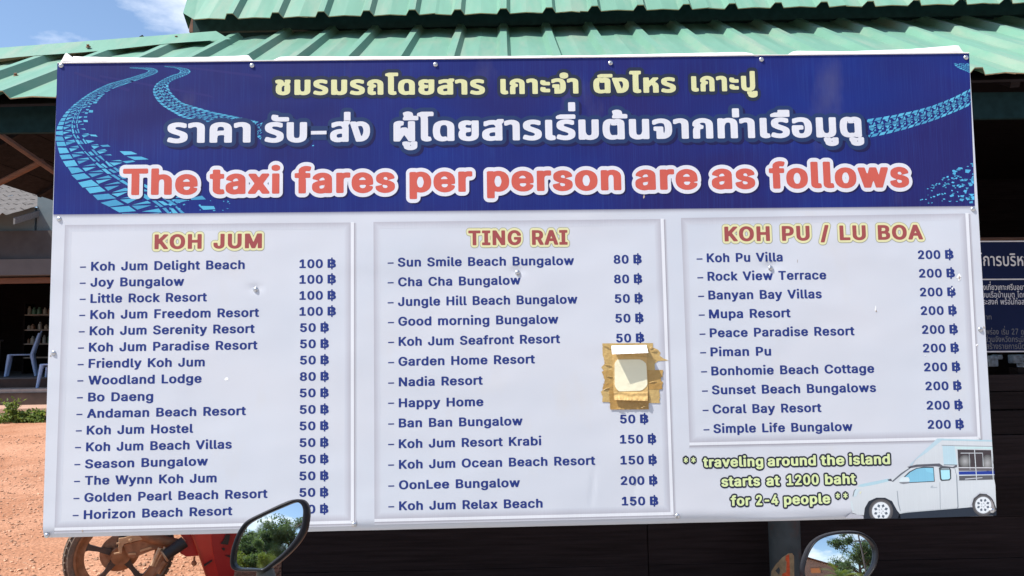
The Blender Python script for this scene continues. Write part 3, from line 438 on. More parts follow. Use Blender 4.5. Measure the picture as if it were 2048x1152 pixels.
# ------------------------------------------------------------------ green roofed shelter
M_green = mat('green_roof_paint', (0.135, 0.285, 0.205), 0.42, var=0.06, scale=6, stain=(0.27, 0.31, 0.24), stain_scale=2.6, stain_amt=0.65, sx=(4, 0.7, 0.7), spec=0.4, rnd=0.05)
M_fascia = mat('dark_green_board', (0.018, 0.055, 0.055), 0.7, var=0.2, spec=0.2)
M_edge = mat('dusty_sheet_edge', (0.42, 0.33, 0.20), 0.9, var=0.35, scale=30)
M_rust = mat('rusty_screw', (0.20, 0.085, 0.045), 0.8, metal=0.2, var=0.3, scale=200)
M_rafter = mat('brown_timber', (0.13, 0.055, 0.03), 0.75, var=0.25, sx=(1, 8, 8), scale=8)
M_dark = mat('dark_timber_and_shade', (0.013, 0.0105, 0.0115), 0.85, var=0.35, scale=5, sx=(0.6, 4, 12), bump=0.3, rnd=0.25, spec=0.12)  # near-black timber, also used for the sheets that stand in for shade
shed = empty('open_shelter', (1.2, 3.5, 0), 'large open shelter with green corrugated metal skirt roof and raised upper roof', 'shelter')
# skirt roof plane: through the eave at pixel (95,195), running up along a vanishing direction
dv = ray(1003, -205).normalized()                         # up the slope
ev = Vector((0, 0, 1)).cross(dv).normalized() * -1        # along the eave, to the right
EAVE_Y = 1.01; E0 = onY(95, 195, EAVE_Y); nrm = ev.cross(dv).normalized()
if nrm.z < 0: nrm = -nrm
def uv(p, O, e, d): q = p - O; return q.dot(e), q.dot(d)
def rib_profile(u0, u1, pitch, phase, hh=0.030):
    """(u, height) samples of trapezoid ribs"""
    base, top = 0.072, 0.034; out = []
    k = math.floor((u0 - phase) / pitch) - 1
    while True:
        c = phase + k * pitch
        if c - base > u1 + 1e-6: break
        for du, h in ((-base / 2, 0.0), (-top / 2, hh), (top / 2, hh), (base / 2, 0.0), (pitch / 2, 0.006)):
            out.append((c + du, h))
        k += 1
    out = [(u, h) for u, h in out if u0 <= u <= u1]
    return out
def sheets(name, parent, O, e, d, n, pitch, phase, u0, u1, vlo, vhi, m, per=3, jitter=0.0):
    """corrugated sheets, three ribs each, cut between vlo(u) and vhi(u)"""
    k0 = math.floor((u0 - phase) / pitch); u = phase + (k0 - 0.5) * pitch - 0.0; objs = []
    while u < u1:
        a, b = max(u, u0), min(u + per * pitch + 0.045, u1)
        if b - a > 0.03:
            pr = rib_profile(a, b, pitch, phase)
            if not pr or pr[0][0] > a + 1e-4: pr = [(a, 0.0)] + pr
            if pr[-1][0] < b - 1e-4: pr = pr + [(b, 0.0)]
            jl = random.uniform(-jitter, jitter); lift = random.uniform(0, 0.002); V = []; Fc = []; NS = 10
            for (uu, h) in pr:
                lo, hi = vlo(uu) + jl, vhi(uu)
                if hi < lo + 0.002: hi = lo + 0.002
                for q in range(NS + 1):
                    v_ = lo + (hi - lo) * q / NS
                    wob = 0.0016 * noise.noise(Vector((uu * 6, v_ * 2.5, 5)))
                    V.append(O + e * uu + d * v_ + n * (h + lift + wob + (0.0015 if uu > b - 0.05 else 0)))
            for i in range(len(pr) - 1):
                for q in range(NS):
                    k = i * (NS + 1) + q; Fc.append((k, k + NS + 1, k + NS + 2, k + 1))
            nf = len(Fc); k0_ = len(V)
            for i in range(len(pr)): V += [V[i * (NS + 1)] - d * 0.0012, V[i * (NS + 1)] - d * 0.0008 - n * 0.0042]
            for i in range(len(pr) - 1): a_ = k0_ + 2 * i; Fc.append((a_, a_ + 2, a_ + 3, a_ + 1))
            objs.append(mesh(name, V, Fc, m, parent, mats=[m, M_edge], mi=[0] * nf + [1] * (len(Fc) - nf)))
        u += per * pitch
    return objs
# eave line and hip line measured on that plane
eL = uv(onP(95, 195, E0, nrm), E0, ev, dv); eR = uv(onP(1965, 149, E0, nrm), E0, ev, dv)
h1 = uv(onP(0, 124, E0, nrm), E0, ev, dv); h2 = uv(onP(450, 80, E0, nrm), E0, ev, dv)
vlo = lambda u: eL[1] + (eR[1] - eL[1]) * (u - eL[0]) / (eR[0] - eL[0])
hs = (h2[1] - h1[1]) / (h2[0] - h1[0])
topv = uv(onP(1000, 58, E0, nrm), E0, ev, dv)[1] + 0.12
vhi = lambda u: min(topv, h1[1] + hs * (u - h1[0]))
ucorner = (eL[1] - h1[1] + hs * h1[0]) / hs
ph = uv(onP(1007, 72, E0, nrm), E0, ev, dv)[0]
pb = uv(onP(1007 + 90.2 * 3, 71, E0, nrm), E0, ev, dv)[0]; PITCH = (pb - ph) / 3
UEND = eR[0] + 4.2
sheets('roof_sheet', shed, E0, ev, dv, nrm, PITCH, ph, ucorner, UEND, vlo, vhi, M_green, jitter=0.004)
# left skirt plane (mirror of the front one about the hip), only its edge is seen
hipA = E0 + ev * ucorner + dv * vlo(ucorner); hipB = E0 + ev * h2[0] + dv * h2[1]
hipC = E0 + ev * (h1[0] + (topv - h1[1]) / hs) + dv * topv
side_e = Vector((0, 1, 0)); side_d = Vector((1.0, 0, dv.z / math.hypot(dv.x, dv.y))).normalized(); side_n = side_d.cross(side_e).normalized()
if side_n.z < 0: side_n = -side_n
HL = 1.0 / math.hypot(1, 0.0)
top_side = (hipC.z - hipA.z) / side_d.z
slope_plan = (hipC.y - hipA.y) / max(hipC.z - hipA.z, 1e-3) * side_d.z
# a point at distance s back along the eave: the sheet runs up until the hip or its top
sheets('roof_sheet', shed, hipA, side_e, side_d, side_n, PITCH, 0.1, 0.0, 6.4, lambda u: 0.36,
       lambda u: min(top_side, max(0.02, u / slope_plan) * 0.93 - 0.05), M_green)
# added dark sheets standing in for shade under the left and front skirts
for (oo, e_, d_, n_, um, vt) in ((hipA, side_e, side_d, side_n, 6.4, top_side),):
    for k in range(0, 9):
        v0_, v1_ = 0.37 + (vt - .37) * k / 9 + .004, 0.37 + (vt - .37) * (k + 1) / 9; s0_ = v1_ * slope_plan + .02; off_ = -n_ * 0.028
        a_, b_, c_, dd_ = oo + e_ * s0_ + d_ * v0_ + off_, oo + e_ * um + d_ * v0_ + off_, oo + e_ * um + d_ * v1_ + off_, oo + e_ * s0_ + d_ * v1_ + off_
        MB().prism([a_, b_, c_, dd_], n_ * -0.01).build('shade_lining', M_dark, shed)
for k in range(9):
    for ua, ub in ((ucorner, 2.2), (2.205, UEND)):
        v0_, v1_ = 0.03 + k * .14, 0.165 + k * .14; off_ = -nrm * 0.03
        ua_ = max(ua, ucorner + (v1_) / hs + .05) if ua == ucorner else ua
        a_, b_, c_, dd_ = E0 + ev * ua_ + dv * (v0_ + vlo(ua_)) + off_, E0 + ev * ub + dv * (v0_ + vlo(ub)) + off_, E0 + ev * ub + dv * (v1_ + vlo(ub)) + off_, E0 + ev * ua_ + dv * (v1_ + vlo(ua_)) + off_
        MB().prism([a_, b_, c_, dd_], nrm * -0.01).build('shade_lining', M_dark, shed)
# hip cap: folded strip over the hip
cl1 = onP(-420, 156, E0 + nrm * 0.032, nrm); cl2 = onP(462, 77, E0 + nrm * 0.032, nrm)
ct1 = onP(-420, 128, E0 + nrm * 0.060, nrm); ct2 = onP(432, 62, E0 + nrm * 0.060, nrm)
cm1 = onP(-420, 146, E0 + nrm * 0.040, nrm); cm2 = onP(452, 73, E0 + nrm * 0.040, nrm)
capV = []; NC = 24
for i in range(NC + 1):
    t = i / NC; w = Vector((0, 0, 0.003 * math.sin(t * 17)))
    a, b, c_ = cl1.lerp(cl2, t), cm1.lerp(cm2, t), ct1.lerp(ct2, t)
    d_ = c_ + Vector((-0.11, 0.11, -0.085)); capV += [a + w, b + w, c_, d_]
capF = [(4 * i + k, 4 * (i + 1) + k, 4 * (i + 1) + k + 1, 4 * i + k + 1) for i in range(NC) for k in range(3)]
mesh('hip_cap', capV, capF, M_green, shed)
def roof_screw(px, py, off, s=1.0):
    p = onP(px, py, E0 + nrm * off, nrm); b = MB()
    b.lathe([(0.0, -0.004), (0.011 * s, -0.004), (0.011 * s, 0.001), (0.0065 * s, 0.002), (0.0065 * s, 0.010), (0.0, 0.0102)], p, nrm, 10)
    b.build('roof_screw', M_rust, shed)
for px, py, off in ((176.5, 93, 0.047), (353, 75.5, 0.047), (32, 151, 0.004), (1975, 110, 0.004)): roof_screw(px, py, off)
# upper roof
dv2 = ray(1010, -1000).normalized(); ev2 = Vector((0, 0, 1)).cross(dv2).normalized() * -1
p_sh = onP(1007, 72, E0, nrm); UY = p_sh.y - 0.055
O2 = onY(1007, 21, UY); n2 = ev2.cross(dv2).normalized()
if n2.z < 0: n2 = -n2
uL = uv(onP(388, 39, O2, n2), O2, ev2, dv2); uR = uv(onP(2048, 6, O2, n2), O2, ev2, dv2)
pit2 = uv(onP(1007 + 90.6 * 3, 16, O2, n2), O2, ev2, dv2)[0] / 3
sheets('upper_roof_sheet', shed, O2, ev2, dv2, n2, pit2, 0.0, uL[0], uR[0] + 1.4, lambda u: uL[1] + (uR[1] - uL[1]) * (u - uL[0]) / (uR[0] - uL[0]), lambda u: 1.6, M_green, jitter=0.006)
# folded end piece at its left edge
q0 = O2 + ev2 * uL[0] + dv2 * uL[1]; q1 = q0 + dv2 * 1.6
a0 = onY(366, 26, q0.y + 0.03); a1 = a0 + dv2 * 1.6 - Vector((0.25, 0, 0))
mesh('verge_cap', [q0, a0, a0 + Vector((-0.01, 0.10, -0.05)), q1, a1, a1 + Vector((-0.01, 0.1, -0.05))], [(0, 1, 4, 3), (1, 2, 5, 4)], M_green, shed)
# the board under the upper eave, standing on the skirt roof
FY = p_sh.y + 0.20
def board(name, x0p, x1p, ytop, ybl, ybr, Y, t=0.025, m=M_fascia):
    a, b = onY(x0p, ybl, Y), onY(x1p, ybr, Y); tl, tr = onY(x0p, ytop, Y), onY(x1p, ytop, Y)
    tl.x = a.x; tr.x = b.x
    MB().prism([a, b, tr, tl], (0, t, 0)).build(name, m, shed)
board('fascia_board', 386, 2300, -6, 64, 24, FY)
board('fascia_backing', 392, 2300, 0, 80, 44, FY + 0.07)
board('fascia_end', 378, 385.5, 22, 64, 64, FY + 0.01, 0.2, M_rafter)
# fascia under the skirt eave
fy = E0.y + 0.13
A = onY(-620, 205, fy); zt = E0.z - 0.012
fl = onY(0, 267, fy); fr = onY(2000, 222, fy)
def zlin(x): return fl.z + (fr.z - fl.z) * (x - fl.x) / (fr.x - fl.x)
dyl = (onP(1965, 149, E0, nrm).y - E0.y) / (onP(1965, 149, E0, nrm).x - E0.x)
xl, xr = hipA.x + 0.15, 7.4
def ef(x, z): return Vector((x, fy + dyl * (x - E0.x), z))
ztl = (E0 + dv * vlo(0)).z
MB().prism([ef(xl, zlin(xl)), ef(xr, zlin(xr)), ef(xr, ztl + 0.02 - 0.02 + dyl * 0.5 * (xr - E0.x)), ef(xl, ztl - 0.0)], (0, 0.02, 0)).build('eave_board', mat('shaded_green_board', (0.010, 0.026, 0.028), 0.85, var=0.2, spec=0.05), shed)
# purlins / rafters below the skirt roof
for k in range(9):
    u = ucorner + 0.6 + k * 0.75
    lo, hi = vlo(u) + 0.05, vhi(u) - 0.05
    if hi - lo > 0.3:
        p, q = E0 + ev * u + dv * lo - nrm * 0.05, E0 + ev * u + dv * hi - nrm * 0.05
        MB().tube([p, q], 0.028, 4).build('rafter', M_dark, shed)
p, q = hipA - Vector((-0.05, -0.05, 0.05)), hipC - Vector((0, 0, 0.07)); MB().tube([p, q], 0.035, 4).build('hip_rafter', M_rafter, shed)
for k in range(7):
    s = 0.9 + k * 0.8; hi = min(top_side, s / slope_plan) - 0.05
    p = hipA + side_e * s + side_d * 0.38 - side_n * 0.04; q = hipA + side_e * s + side_d * hi - side_n * 0.04
    MB().tube([p, q], 0.026, 4).build('rafter', M_dark, shed)
# two brown struts seen through the gap on the left
MB().tube([onY(-220, 118, 1.95), onY(150, 372, 2.25)], 0.0165, 6).build('strut', M_rafter, shed)
MB().tube([onY(-60, 395, 2.3), onY(86, 322, 2.22)], 0.0165, 6).build('strut', M_rafter, shed)
# ceiling, back and side boards added to keep the interior dark; posts
zc = hipC.z - 0.10
MB().box((3.2, 5.5, zc + 0.03), (9.0, 5.0, 0.02)).build('added_ceiling', M_dark, shed)
M_post = mat('blue_grey_painted_post', (0.042, 0.060, 0.068), 0.8, spec=0.15, var=0.2, scale=12, stain=(0.10, 0.045, 0.03), stain_scale=7, stain_amt=0.6)
def post(x, y, h, r=0.062):
    MB().tube([(x, y, 0), (x, y, h)], r, 18).build('post', M_post, shed, smooth=True)
PY, PR_ = 1.98, 0.078; pp = onY(1570, 1100, PY); post(pp.x, PY, 2.5, PR_)
post(-1.35, 6.2, 2.5); post(4.9, 1.3, 2.3)
# tan and orange-red marks on the post
M_op = mat('orange_red_mark', (0.42, 0.07, 0.02), 0.8, var=0.3, scale=60); M_tp = mat('tan_mark', (0.20, 0.17, 0.10), 0.8, var=0.25, scale=40)
def post_patch(pts, m, off):
    out = []
    cx, cy = pp.x, PY
    for px, py in pts:
        w = onY(px, py, PY - PR_); dx = max(-PR_ + .001, min(PR_ - .001, w.x - cx)); out.append((w.x, cy - math.sqrt(max(0, (PR_ + off) ** 2 - dx * dx)), w.z))
    n = len(out); c = np.mean(out, 0); c[1] = cy - PR_ - off * 1.2
    mesh('post_mark', out + [tuple(c)], [(i, (i + 1) % n, n) for i in range(n)], m, shed)
post_patch([(1549, 1190), (1551, 1150), (1557, 1132), (1566, 1116), (1576, 1107), (1584, 1106), (1588, 1112), (1589, 1190)], M_tp, 0.0015)
post_patch([(1567, 1190), (1566, 1150), (1570, 1132), (1572, 1112), (1578, 1108), (1579, 1130), (1581, 1190)], M_op, 0.003)
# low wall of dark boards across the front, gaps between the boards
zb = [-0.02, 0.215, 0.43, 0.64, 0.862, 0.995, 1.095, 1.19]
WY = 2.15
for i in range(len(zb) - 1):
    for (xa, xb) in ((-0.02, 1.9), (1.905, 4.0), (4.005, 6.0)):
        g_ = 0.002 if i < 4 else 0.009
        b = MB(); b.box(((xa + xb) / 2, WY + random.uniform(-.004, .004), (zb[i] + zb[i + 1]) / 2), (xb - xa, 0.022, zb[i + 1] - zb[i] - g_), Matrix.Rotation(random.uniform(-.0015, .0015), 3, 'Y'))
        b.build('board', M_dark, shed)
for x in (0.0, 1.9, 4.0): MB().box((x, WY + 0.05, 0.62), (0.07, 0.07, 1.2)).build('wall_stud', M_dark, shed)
for y_, x0_, x1_ in ((6.6, -1.0, 7.8),):  # boards added at back and side to close the shelter into darkness
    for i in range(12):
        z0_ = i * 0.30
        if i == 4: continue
        MB().box(((x0_ + x1_) / 2, y_ + (.012 if i % 2 else 0), z0_ + 0.149), (x1_ - x0_, 0.02, 0.34 if i not in (3, 5) else .299)).build('added_back_board', M_dark, shed)
for i in range(3): MB().box((7.8, 2.2 + i * 1.5 + 0.75, 1.6), (0.02, 1.49, 3.2)).build('added_side_board', M_dark, shed)
# the information banner hung inside the shelter on the right
BY = 2.02
M_ban = mat('navy_vinyl', (0.006, 0.013, 0.050), 0.7, var=0.15, scale=3, spec=0.1)
M_banw = mat('faded_white_print', (0.62, 0.63, 0.63), 0.7, var=0.1); M_banf = mat('dim_print', (0.10, 0.11, 0.13), 0.7, var=0.1); M_bant = mat('soft_white_print', (0.50, 0.52, 0.55), 0.7, var=0.15)
tl, tr = onY(1900, 482, BY), onY(2400, 478, BY); bl_, br_ = onY(1900, 706, BY), onY(2400, 702, BY)
ban = empty('information_banner', (tl.x, BY, bl_.z), 'dark navy banner with white local lettering hanging inside the shelter', 'banner')
MB().prism([bl_, br_, tr, tl], (0, 0.006, 0)).build('sheet', M_ban, ban)
def bstrip(y0, y1, m, dy=0.0008):
    a, b = onY(1900, y0, BY - dy), onY(2400, y0 - 3, BY - dy); c_, d_ = onY(2400, y1 - 3, BY - dy), onY(1900, y1, BY - dy)
    mesh('printed_line', [a, b, c_, d_], [(0, 1, 2, 3)], m, ban)
bstrip(482, 484.5, M_banw); bstrip(558, 560.5, M_banw); bstrip(702.5, 705, M_bant)
def btext(s, x0, x1, base, cap, m, th):
    g_ = fit(s, 0.0, th, (x0, base), (x1, base), cap, CAPT, BY)
    v, f = text_flat(s, th, 0.0, 0.03); mesh('printed_text', g_(v, -0.0012), f, m, ban)
btext('ค์การบริหาร', 1951, 2071, 532, 20, M_banw, 0.010)
btext('องเที่ยวเกาะศรีบอยา', 1960, 2050, 580, 9, M_banw, 0.008)
btext('ยบเรือบ้านมูตู โดยมี', 1964, 2060, 595, 9, M_bant, 0.008)
btext('ระสงค์ พร้อมก่อสร้าง', 1966, 2066, 609, 9, M_bant, 0.008)
btext('บาท', 1964, 1983, 639, 8, M_banf, 0.008)
btext('พร่อง เริ่ม 27 ก.ย.', 1972, 2068, 669, 9, M_banf, 0.01)
btext('ส่วนจังหวัดกระบี่', 1970, 2047, 684, 9, M_banf, 0.01)
btext('สร้างรายการนี้ต่อ', 1972, 2058, 698, 9, M_banf, 0.01)
# battens that carry it
MB().tube([(tl.x - .2, BY + .03, tl.z + .01), (tr.x + .1, BY + .03, tr.z + .01)], 0.012, 6).build('hanging_rail', M_rafter, ban)
# ------------------------------------------------------------------ the fare sign
TL, TR, BR, BL = onY(115, 127), onY(1938, 107), onY(1993, 1034), onY(85, 1078)
sign = empty('fare_sign', (1.2, 0.05, 0.0), 'large white and blue taxi fare board of island resort prices in three columns', 'sign board')
def sp(px, py, y=0.0): return onY(px, py, y)
M_white = bpy.data.materials.new('white_vinyl'); M_blue = bpy.data.materials.new('blue_printed_vinyl'); M_print = bpy.data.materials.new('printed_ink')
def vinyl(m, kind):
    m.use_nodes = True; n = m.node_tree; L = n.links.new; p = n.nodes['Principled BSDF']
    p.inputs['Roughness'].default_value = 0.45 if kind == 'white' else 0.55; p.inputs['Specular IOR Level'].default_value = 0.30 if kind == 'white' else 0.16
    t = n.nodes.new('ShaderNodeTexCoord')
    def noise_(sc_, det, mpv=(1, 1, 1)):
        q = n.nodes.new('ShaderNodeMapping'); q.inputs['Scale'].default_value = mpv; L(t.outputs['Object'], q.inputs[0])
        a = n.nodes.new('ShaderNodeTexNoise'); a.inputs['Scale'].default_value = sc_; a.inputs['Detail'].default_value = det; L(q.outputs[0], a.inputs[0]); return a.outputs[0]
    fine = noise_(1.0, 3, (560, 1, 6.0)); big = noise_(1.6, 4, (1, 1, 1.6))
    def mrange(s, a, b, c, d):
        r = n.nodes.new('ShaderNodeMapRange'); r.inputs[1].default_value = a; r.inputs[2].default_value = b; r.inputs[3].default_value = c; r.inputs[4].default_value = d; L(s, r.inputs[0]); return r.outputs[0]
    def mix(f, a, b):
        q = n.nodes.new('ShaderNodeMix'); q.data_type = 'RGBA'
        L(f, q.inputs[0])
        for s, i in ((a, 6), (b, 7)):
            if isinstance(s, tuple): q.inputs[i].default_value = (*s, 1)
            else: L(s, q.inputs[i])
        return q.outputs[2]
    if kind == 'white':
        c = mix(mrange(big, .35, .65, 0, 1), (0.515, 0.545, 0.60), (0.555, 0.565, 0.605)); dirt = noise_(9, 8, (1, 1, .5)); c = mix(mrange(dirt, .62, .85, 0, .35), c, (0.55, 0.50, 0.44)); s = 0.012
        sp_ = noise_(140, 2); c = mix(mrange(sp_, .80, .84, 0, .5), c, (0.36, 0.28, 0.2))
    elif kind == 'blue':
        c = mix(mrange(big, .40, .66, 0, 1), (0.016, 0.015, 0.112), (0.008, 0.024, 0.185)); w = noise_(0.8, 2, (1, 1, 1.0))
        c = mix(mrange(fine, .50, .85, 0, .42), c, (0.030, 0.085, 0.30)); c = mix(mrange(noise_(2.6, 3, (1, 1, .7)), .45, .75, 0, .5), c, (0.010, 0.012, 0.085)); s = 0.05
        dirt = noise_(7, 8, (1, 1, .4)); c = mix(mrange(dirt, .64, .9, 0, .25), c, (0.25, 0.23, 0.24))
    else:
        at = n.nodes.new('ShaderNodeAttribute'); at.attribute_name = 'Col'; v = n.nodes.new('ShaderNodeVectorMath'); v.operation = 'SCALE'; L(at.outputs['Color'], v.inputs[0])
        L(mrange(fine, .3, .75, 0.965, 1.04), v.inputs['Scale']); c = v.outputs[0]; s = 0.03
    if isinstance(c, tuple): p.inputs['Base Color'].default_value = (*c, 1)
    else: L(c, p.inputs['Base Color'])
    b = n.nodes.new('ShaderNodeBump'); b.inputs['Strength'].default_value = 0.25 if kind != 'white' else 0.10; b.inputs['Distance'].default_value = 0.0006
    L(fine, b.inputs['Height'])
    b2 = n.nodes.new('ShaderNodeBump'); b2.inputs['Strength'].default_value = 0.5; b2.inputs['Distance'].default_value = 0.014
    L(noise_(3.2, 2, (1, 1, 1.4)), b2.inputs['Height']); L(b.outputs[0], b2.inputs['Normal']); L(b2.outputs[0], p.inputs['Normal'])
vinyl(M_white, 'white'); vinyl(M_blue, 'blue'); vinyl(M_print, 'print')
def quad_grid(P, nu, nv, fn=None):
    """P = four pixels TL TR BR BL; returns vertices and faces of a sheet"""
    V = []; a, b, c_, d = [Vector(q) for q in P]
    for j in range(nv + 1):
        for i in range(nu + 1):
            s, t = i / nu, j / nv; v = a.lerp(b, s).lerp(d.lerp(c_, s), t)
            if fn: v = fn(v, s, t)
            V.append(v)
    return V, [(j * (nu + 1) + i, (j + 1) * (nu + 1) + i, (j + 1) * (nu + 1) + i + 1, j * (nu + 1) + i + 1) for j in range(nv) for i in range(nu)]
SCR = [(122, 131), (504, 131), (871, 129), (1221, 126), (1523, 119), (1932, 115), (118, 438), (1946, 418), (107, 706), (1961, 659), (511, 579), (1035, 545), (1541, 536), (93, 1071), (708, 1049), (1355, 1032), (1984, 1021)]
SCRP = [sp(*q) for q in SCR]
CRE = (onY(1178, 1040).x, onY(1262, 1035).x)
def deform(v, s, t):
    z = v.z; bot = BL.z + (BR.z - BL.z) * s; d = z - bot; y = 0.0
    if d < 0.038:
        k = (0.038 - d) / 0.038; am = 0.5 + 0.5 * noise.noise(Vector((v.x * 2.3, 0, 1)))
        k2 = max(0.0, (0.014 - d) / 0.014); y += -0.0016 * am * math.sin(min(1, k2) * math.pi) + 0.0125 * k ** 3.2 + 0.0016 * k * noise.noise(Vector((v.x * 9, 0, 4)))
        if s > 0.70 and s < 0.86: y -= 0.0030 * math.sin((s - 0.70) / 0.16 * math.pi) * math.sin(min(1, k2) * math.pi) * 0.9
    for cx_, w_ in ((CRE[0], .004), (CRE[1], .003)):
        if abs(v.x - cx_ - (v.z - bot) * .12) < .02 and .03 < d < .16: y += 0.0012 * math.exp(-((v.x - cx_ - (v.z - bot) * .12) / w_) ** 2) * math.sin((d - .03) / .13 * math.pi)
    for q in SCRP[10:13]:
        r2 = ((v.x - q.x) / 1.8) ** 2 + (v.z - q.z - 0.004) ** 2
        if r2 < 0.0006: y += 0.0022 * math.exp(-r2 / 0.00008)
    return Vector((v.x, v.y + y, v.z))
# backing board and frame
def inset(P, dx, dz, y): a, b, c_, d = P; return [Vector((a.x + dx, y, a.z - dz)), Vector((b.x - dx, y, b.z - dz)), Vector((c_.x - dx, y, c_.z + dz)), Vector((d.x + dx, y, d.z + dz))]
M_ply = mat('weathered_plywood', (0.22, 0.16, 0.10), 0.85, var=0.25, sx=(1, 1, 10), scale=4)
M_steel = mat('galvanised_steel', (0.30, 0.31, 0.32), 0.45, metal=0.8, var=0.15)
MB().prism(inset((TL, TR, BR, BL), 0.004, 0.007, 0.0165), (0, 0.012, 0)).build('backing_board', M_ply, sign)
for (za, zb_) in ((0.10, 0.14), (0.60, 0.64), (1.06, 1.10)):
    MB().box((1.19, 0.046, BL.z + za + 0.01), (2.30, 0.03, 0.04)).build('frame_rail', M_steel, sign)
for x in (0.06, 1.2):
    MB().box((x, 0.078, 1.52), (0.04, 0.03, 1.10)).build('frame_rail', M_steel, sign)
MB().box((0.62, 0.60, 2.00), (0.03, 1.08, 0.03)).build('bracket', M_steel, sign); MB().box((1.9, 0.68, 2.00), (0.03, 1.2, 0.03)).build('bracket', M_steel, sign)
MB().tube([(2.22, 0.06, 1.25), (pp.x, PY, 1.25)], 0.014, 6).build('bracket', M_steel, sign)
# white sheet with its lower edge turned back
V, Fc = quad_grid((TL, TR, BR, BL), 360, 190, deform)
mesh('white_sheet', V, Fc, M_white, sign, smooth=True)
# blue banner across the top
LY = [0.0]
def layer(k): return -0.00012 - 0.00006 * k
by = layer(0)
bq = [onY(114.6, 127, by), onY(1938.4, 107, by), onY(1950, 412, by), onY(106.5, 429, by)]
V, Fc = quad_grid(bq, 60, 10); mesh('blue_banner', V, Fc, M_blue, sign, smooth=True)
def pgon(name, polys, k, cols_, parent=sign, m=None):
    """flat printed shapes; polys = list of pixel polygons, cols_ = colour or list of per polygon colours"""
    V = []; Fc = []; C = []
    for i, P in enumerate(polys):
        c = cols_[i] if isinstance(cols_, list) else cols_; n = len(V)
        kk = k[i] if isinstance(k, list) else k
        pts = [onY(px, py, layer(kk)) for px, py in P]; V += pts; C += [c] * len(pts) if not isinstance(c, list) else c
        Fc.append(tuple(range(n, n + len(pts)))[::-1])
    return mesh(name, V, Fc, m or M_print, parent, cols=C)
W0 = (0.53, 0.55, 0.60)
def band(x0, y0, x1, y1, x2, y2, x3, y3): return [(x0, y0), (x1, y1), (x2, y2), (x3, y3)]
# shadow printed as a grey gradient below the blue banner and the three price panels with their bevelled frames
pgon('banner_shadow_tint', [band(107, 429, 1949.5, 412, 1950.5, 419, 107, 436)], 0, [[(.20, .20, .26), (.20, .20, .26), W0, W0]])
def lerp2(a, b, t): return (a[0] + (b[0] - a[0]) * t, a[1] + (b[1] - a[1]) * t)
def panel(tl, tr, br, bl, w):
    g1, g0 = (0.40, 0.395, 0.44), W0; P = [tl, tr, br, bl]; cx = sum(p[0] for p in P) / 4; cy = sum(p[1] for p in P) / 4
    ins = [(tl[0] + w, tl[1] + w), (tr[0] - w, tr[1] + w), (br[0] - w, br[1] - w), (bl[0] + w, bl[1] - w)]
    polys = []; cc = []
    for i in range(4):
        j = (i + 1) % 4; polys.append([P[i], P[j], ins[j], ins[i]]); cc.append([g1, g1, g0, g0])
    pgon('panel_shading', polys, 0, cc)
    G1 = (0.27, 0.26, 0.29); G2 = (0.50, 0.505, 0.55); LW = (0.66, 0.67, 0.70)
    pgon('panel_frame', [
        [(tr[0], tr[1] - 1), (tr[0] + 6.5, tr[1] - 1), (br[0] + 6.5, br[1] + 8), (br[0], br[1])],
        [(tr[0] + 6.5, tr[1] + 1), (tr[0] + 11, tr[1] + 1), (br[0] + 11, br[1] + 10.5), (br[0] + 6.5, br[1] + 8)],
        [bl, br, (br[0] + 6.5, br[1] + 6), (bl[0], bl[1] + 6)],
        [(bl[0], bl[1] + 6), (br[0] + 6.5, br[1] + 6), (br[0] + 11, br[1] + 11), (bl[0] - 1, bl[1] + 11.5)]], 1, [[LW] * 4, [G1, G2, G2, G1], [LW] * 4, [G1, G1, G2, G2]])
panel((130, 450), (701.5, 445), (701.5, 1041), (109, 1055.5), 13)
panel((747, 444), (1321, 438), (1341, 1024), (749, 1038), 13)
panel((1362, 436), (1930.5, 427), (1955, 873), (1379, 885), 13)

# tyre tracks printed on the blue banner
def spline(P, n):
    P = np.array(P, float); m_ = len(P); out = []
    for k in range(n):
        t = k / (n - 1) * (m_ - 1); i = min(int(t), m_ - 2); f = t - i; p0, p1, p2, p3 = P[max(i - 1, 0)], P[i], P[i + 1], P[min(i + 2, m_ - 1)]
        out.append(0.5 * (2 * p1 + (p2 - p0) * f + (2 * p0 - 5 * p1 + 4 * p2 - p3) * f * f + (3 * p1 - p0 - 3 * p2 + p3) * f ** 3))
    return np.array(out)
def halfclip(P, a, b, c):
    out = []
    for i in range(len(P)):
        p, q = P[i], P[(i + 1) % len(P)]; dp, dq = a * p[0] + b * p[1] + c, a * q[0] + b * q[1] + c
        if dp >= 0: out.append(p)
        if (dp >= 0) != (dq >= 0): t = dp / (dp - dq); out.append((p[0] + (q[0] - p[0]) * t, p[1] + (q[1] - p[1]) * t))
    return out
def bclip(P):
    for a, b, c in ((1, 0.026, -118.5), (-1, 0.037, 1934.0), (0, 1, -126.5), (-0.0092, -1, 429.6)):
        if len(P) < 3: return []
        P = halfclip(P, a, b, c)
    return P if len(P) >= 3 else []
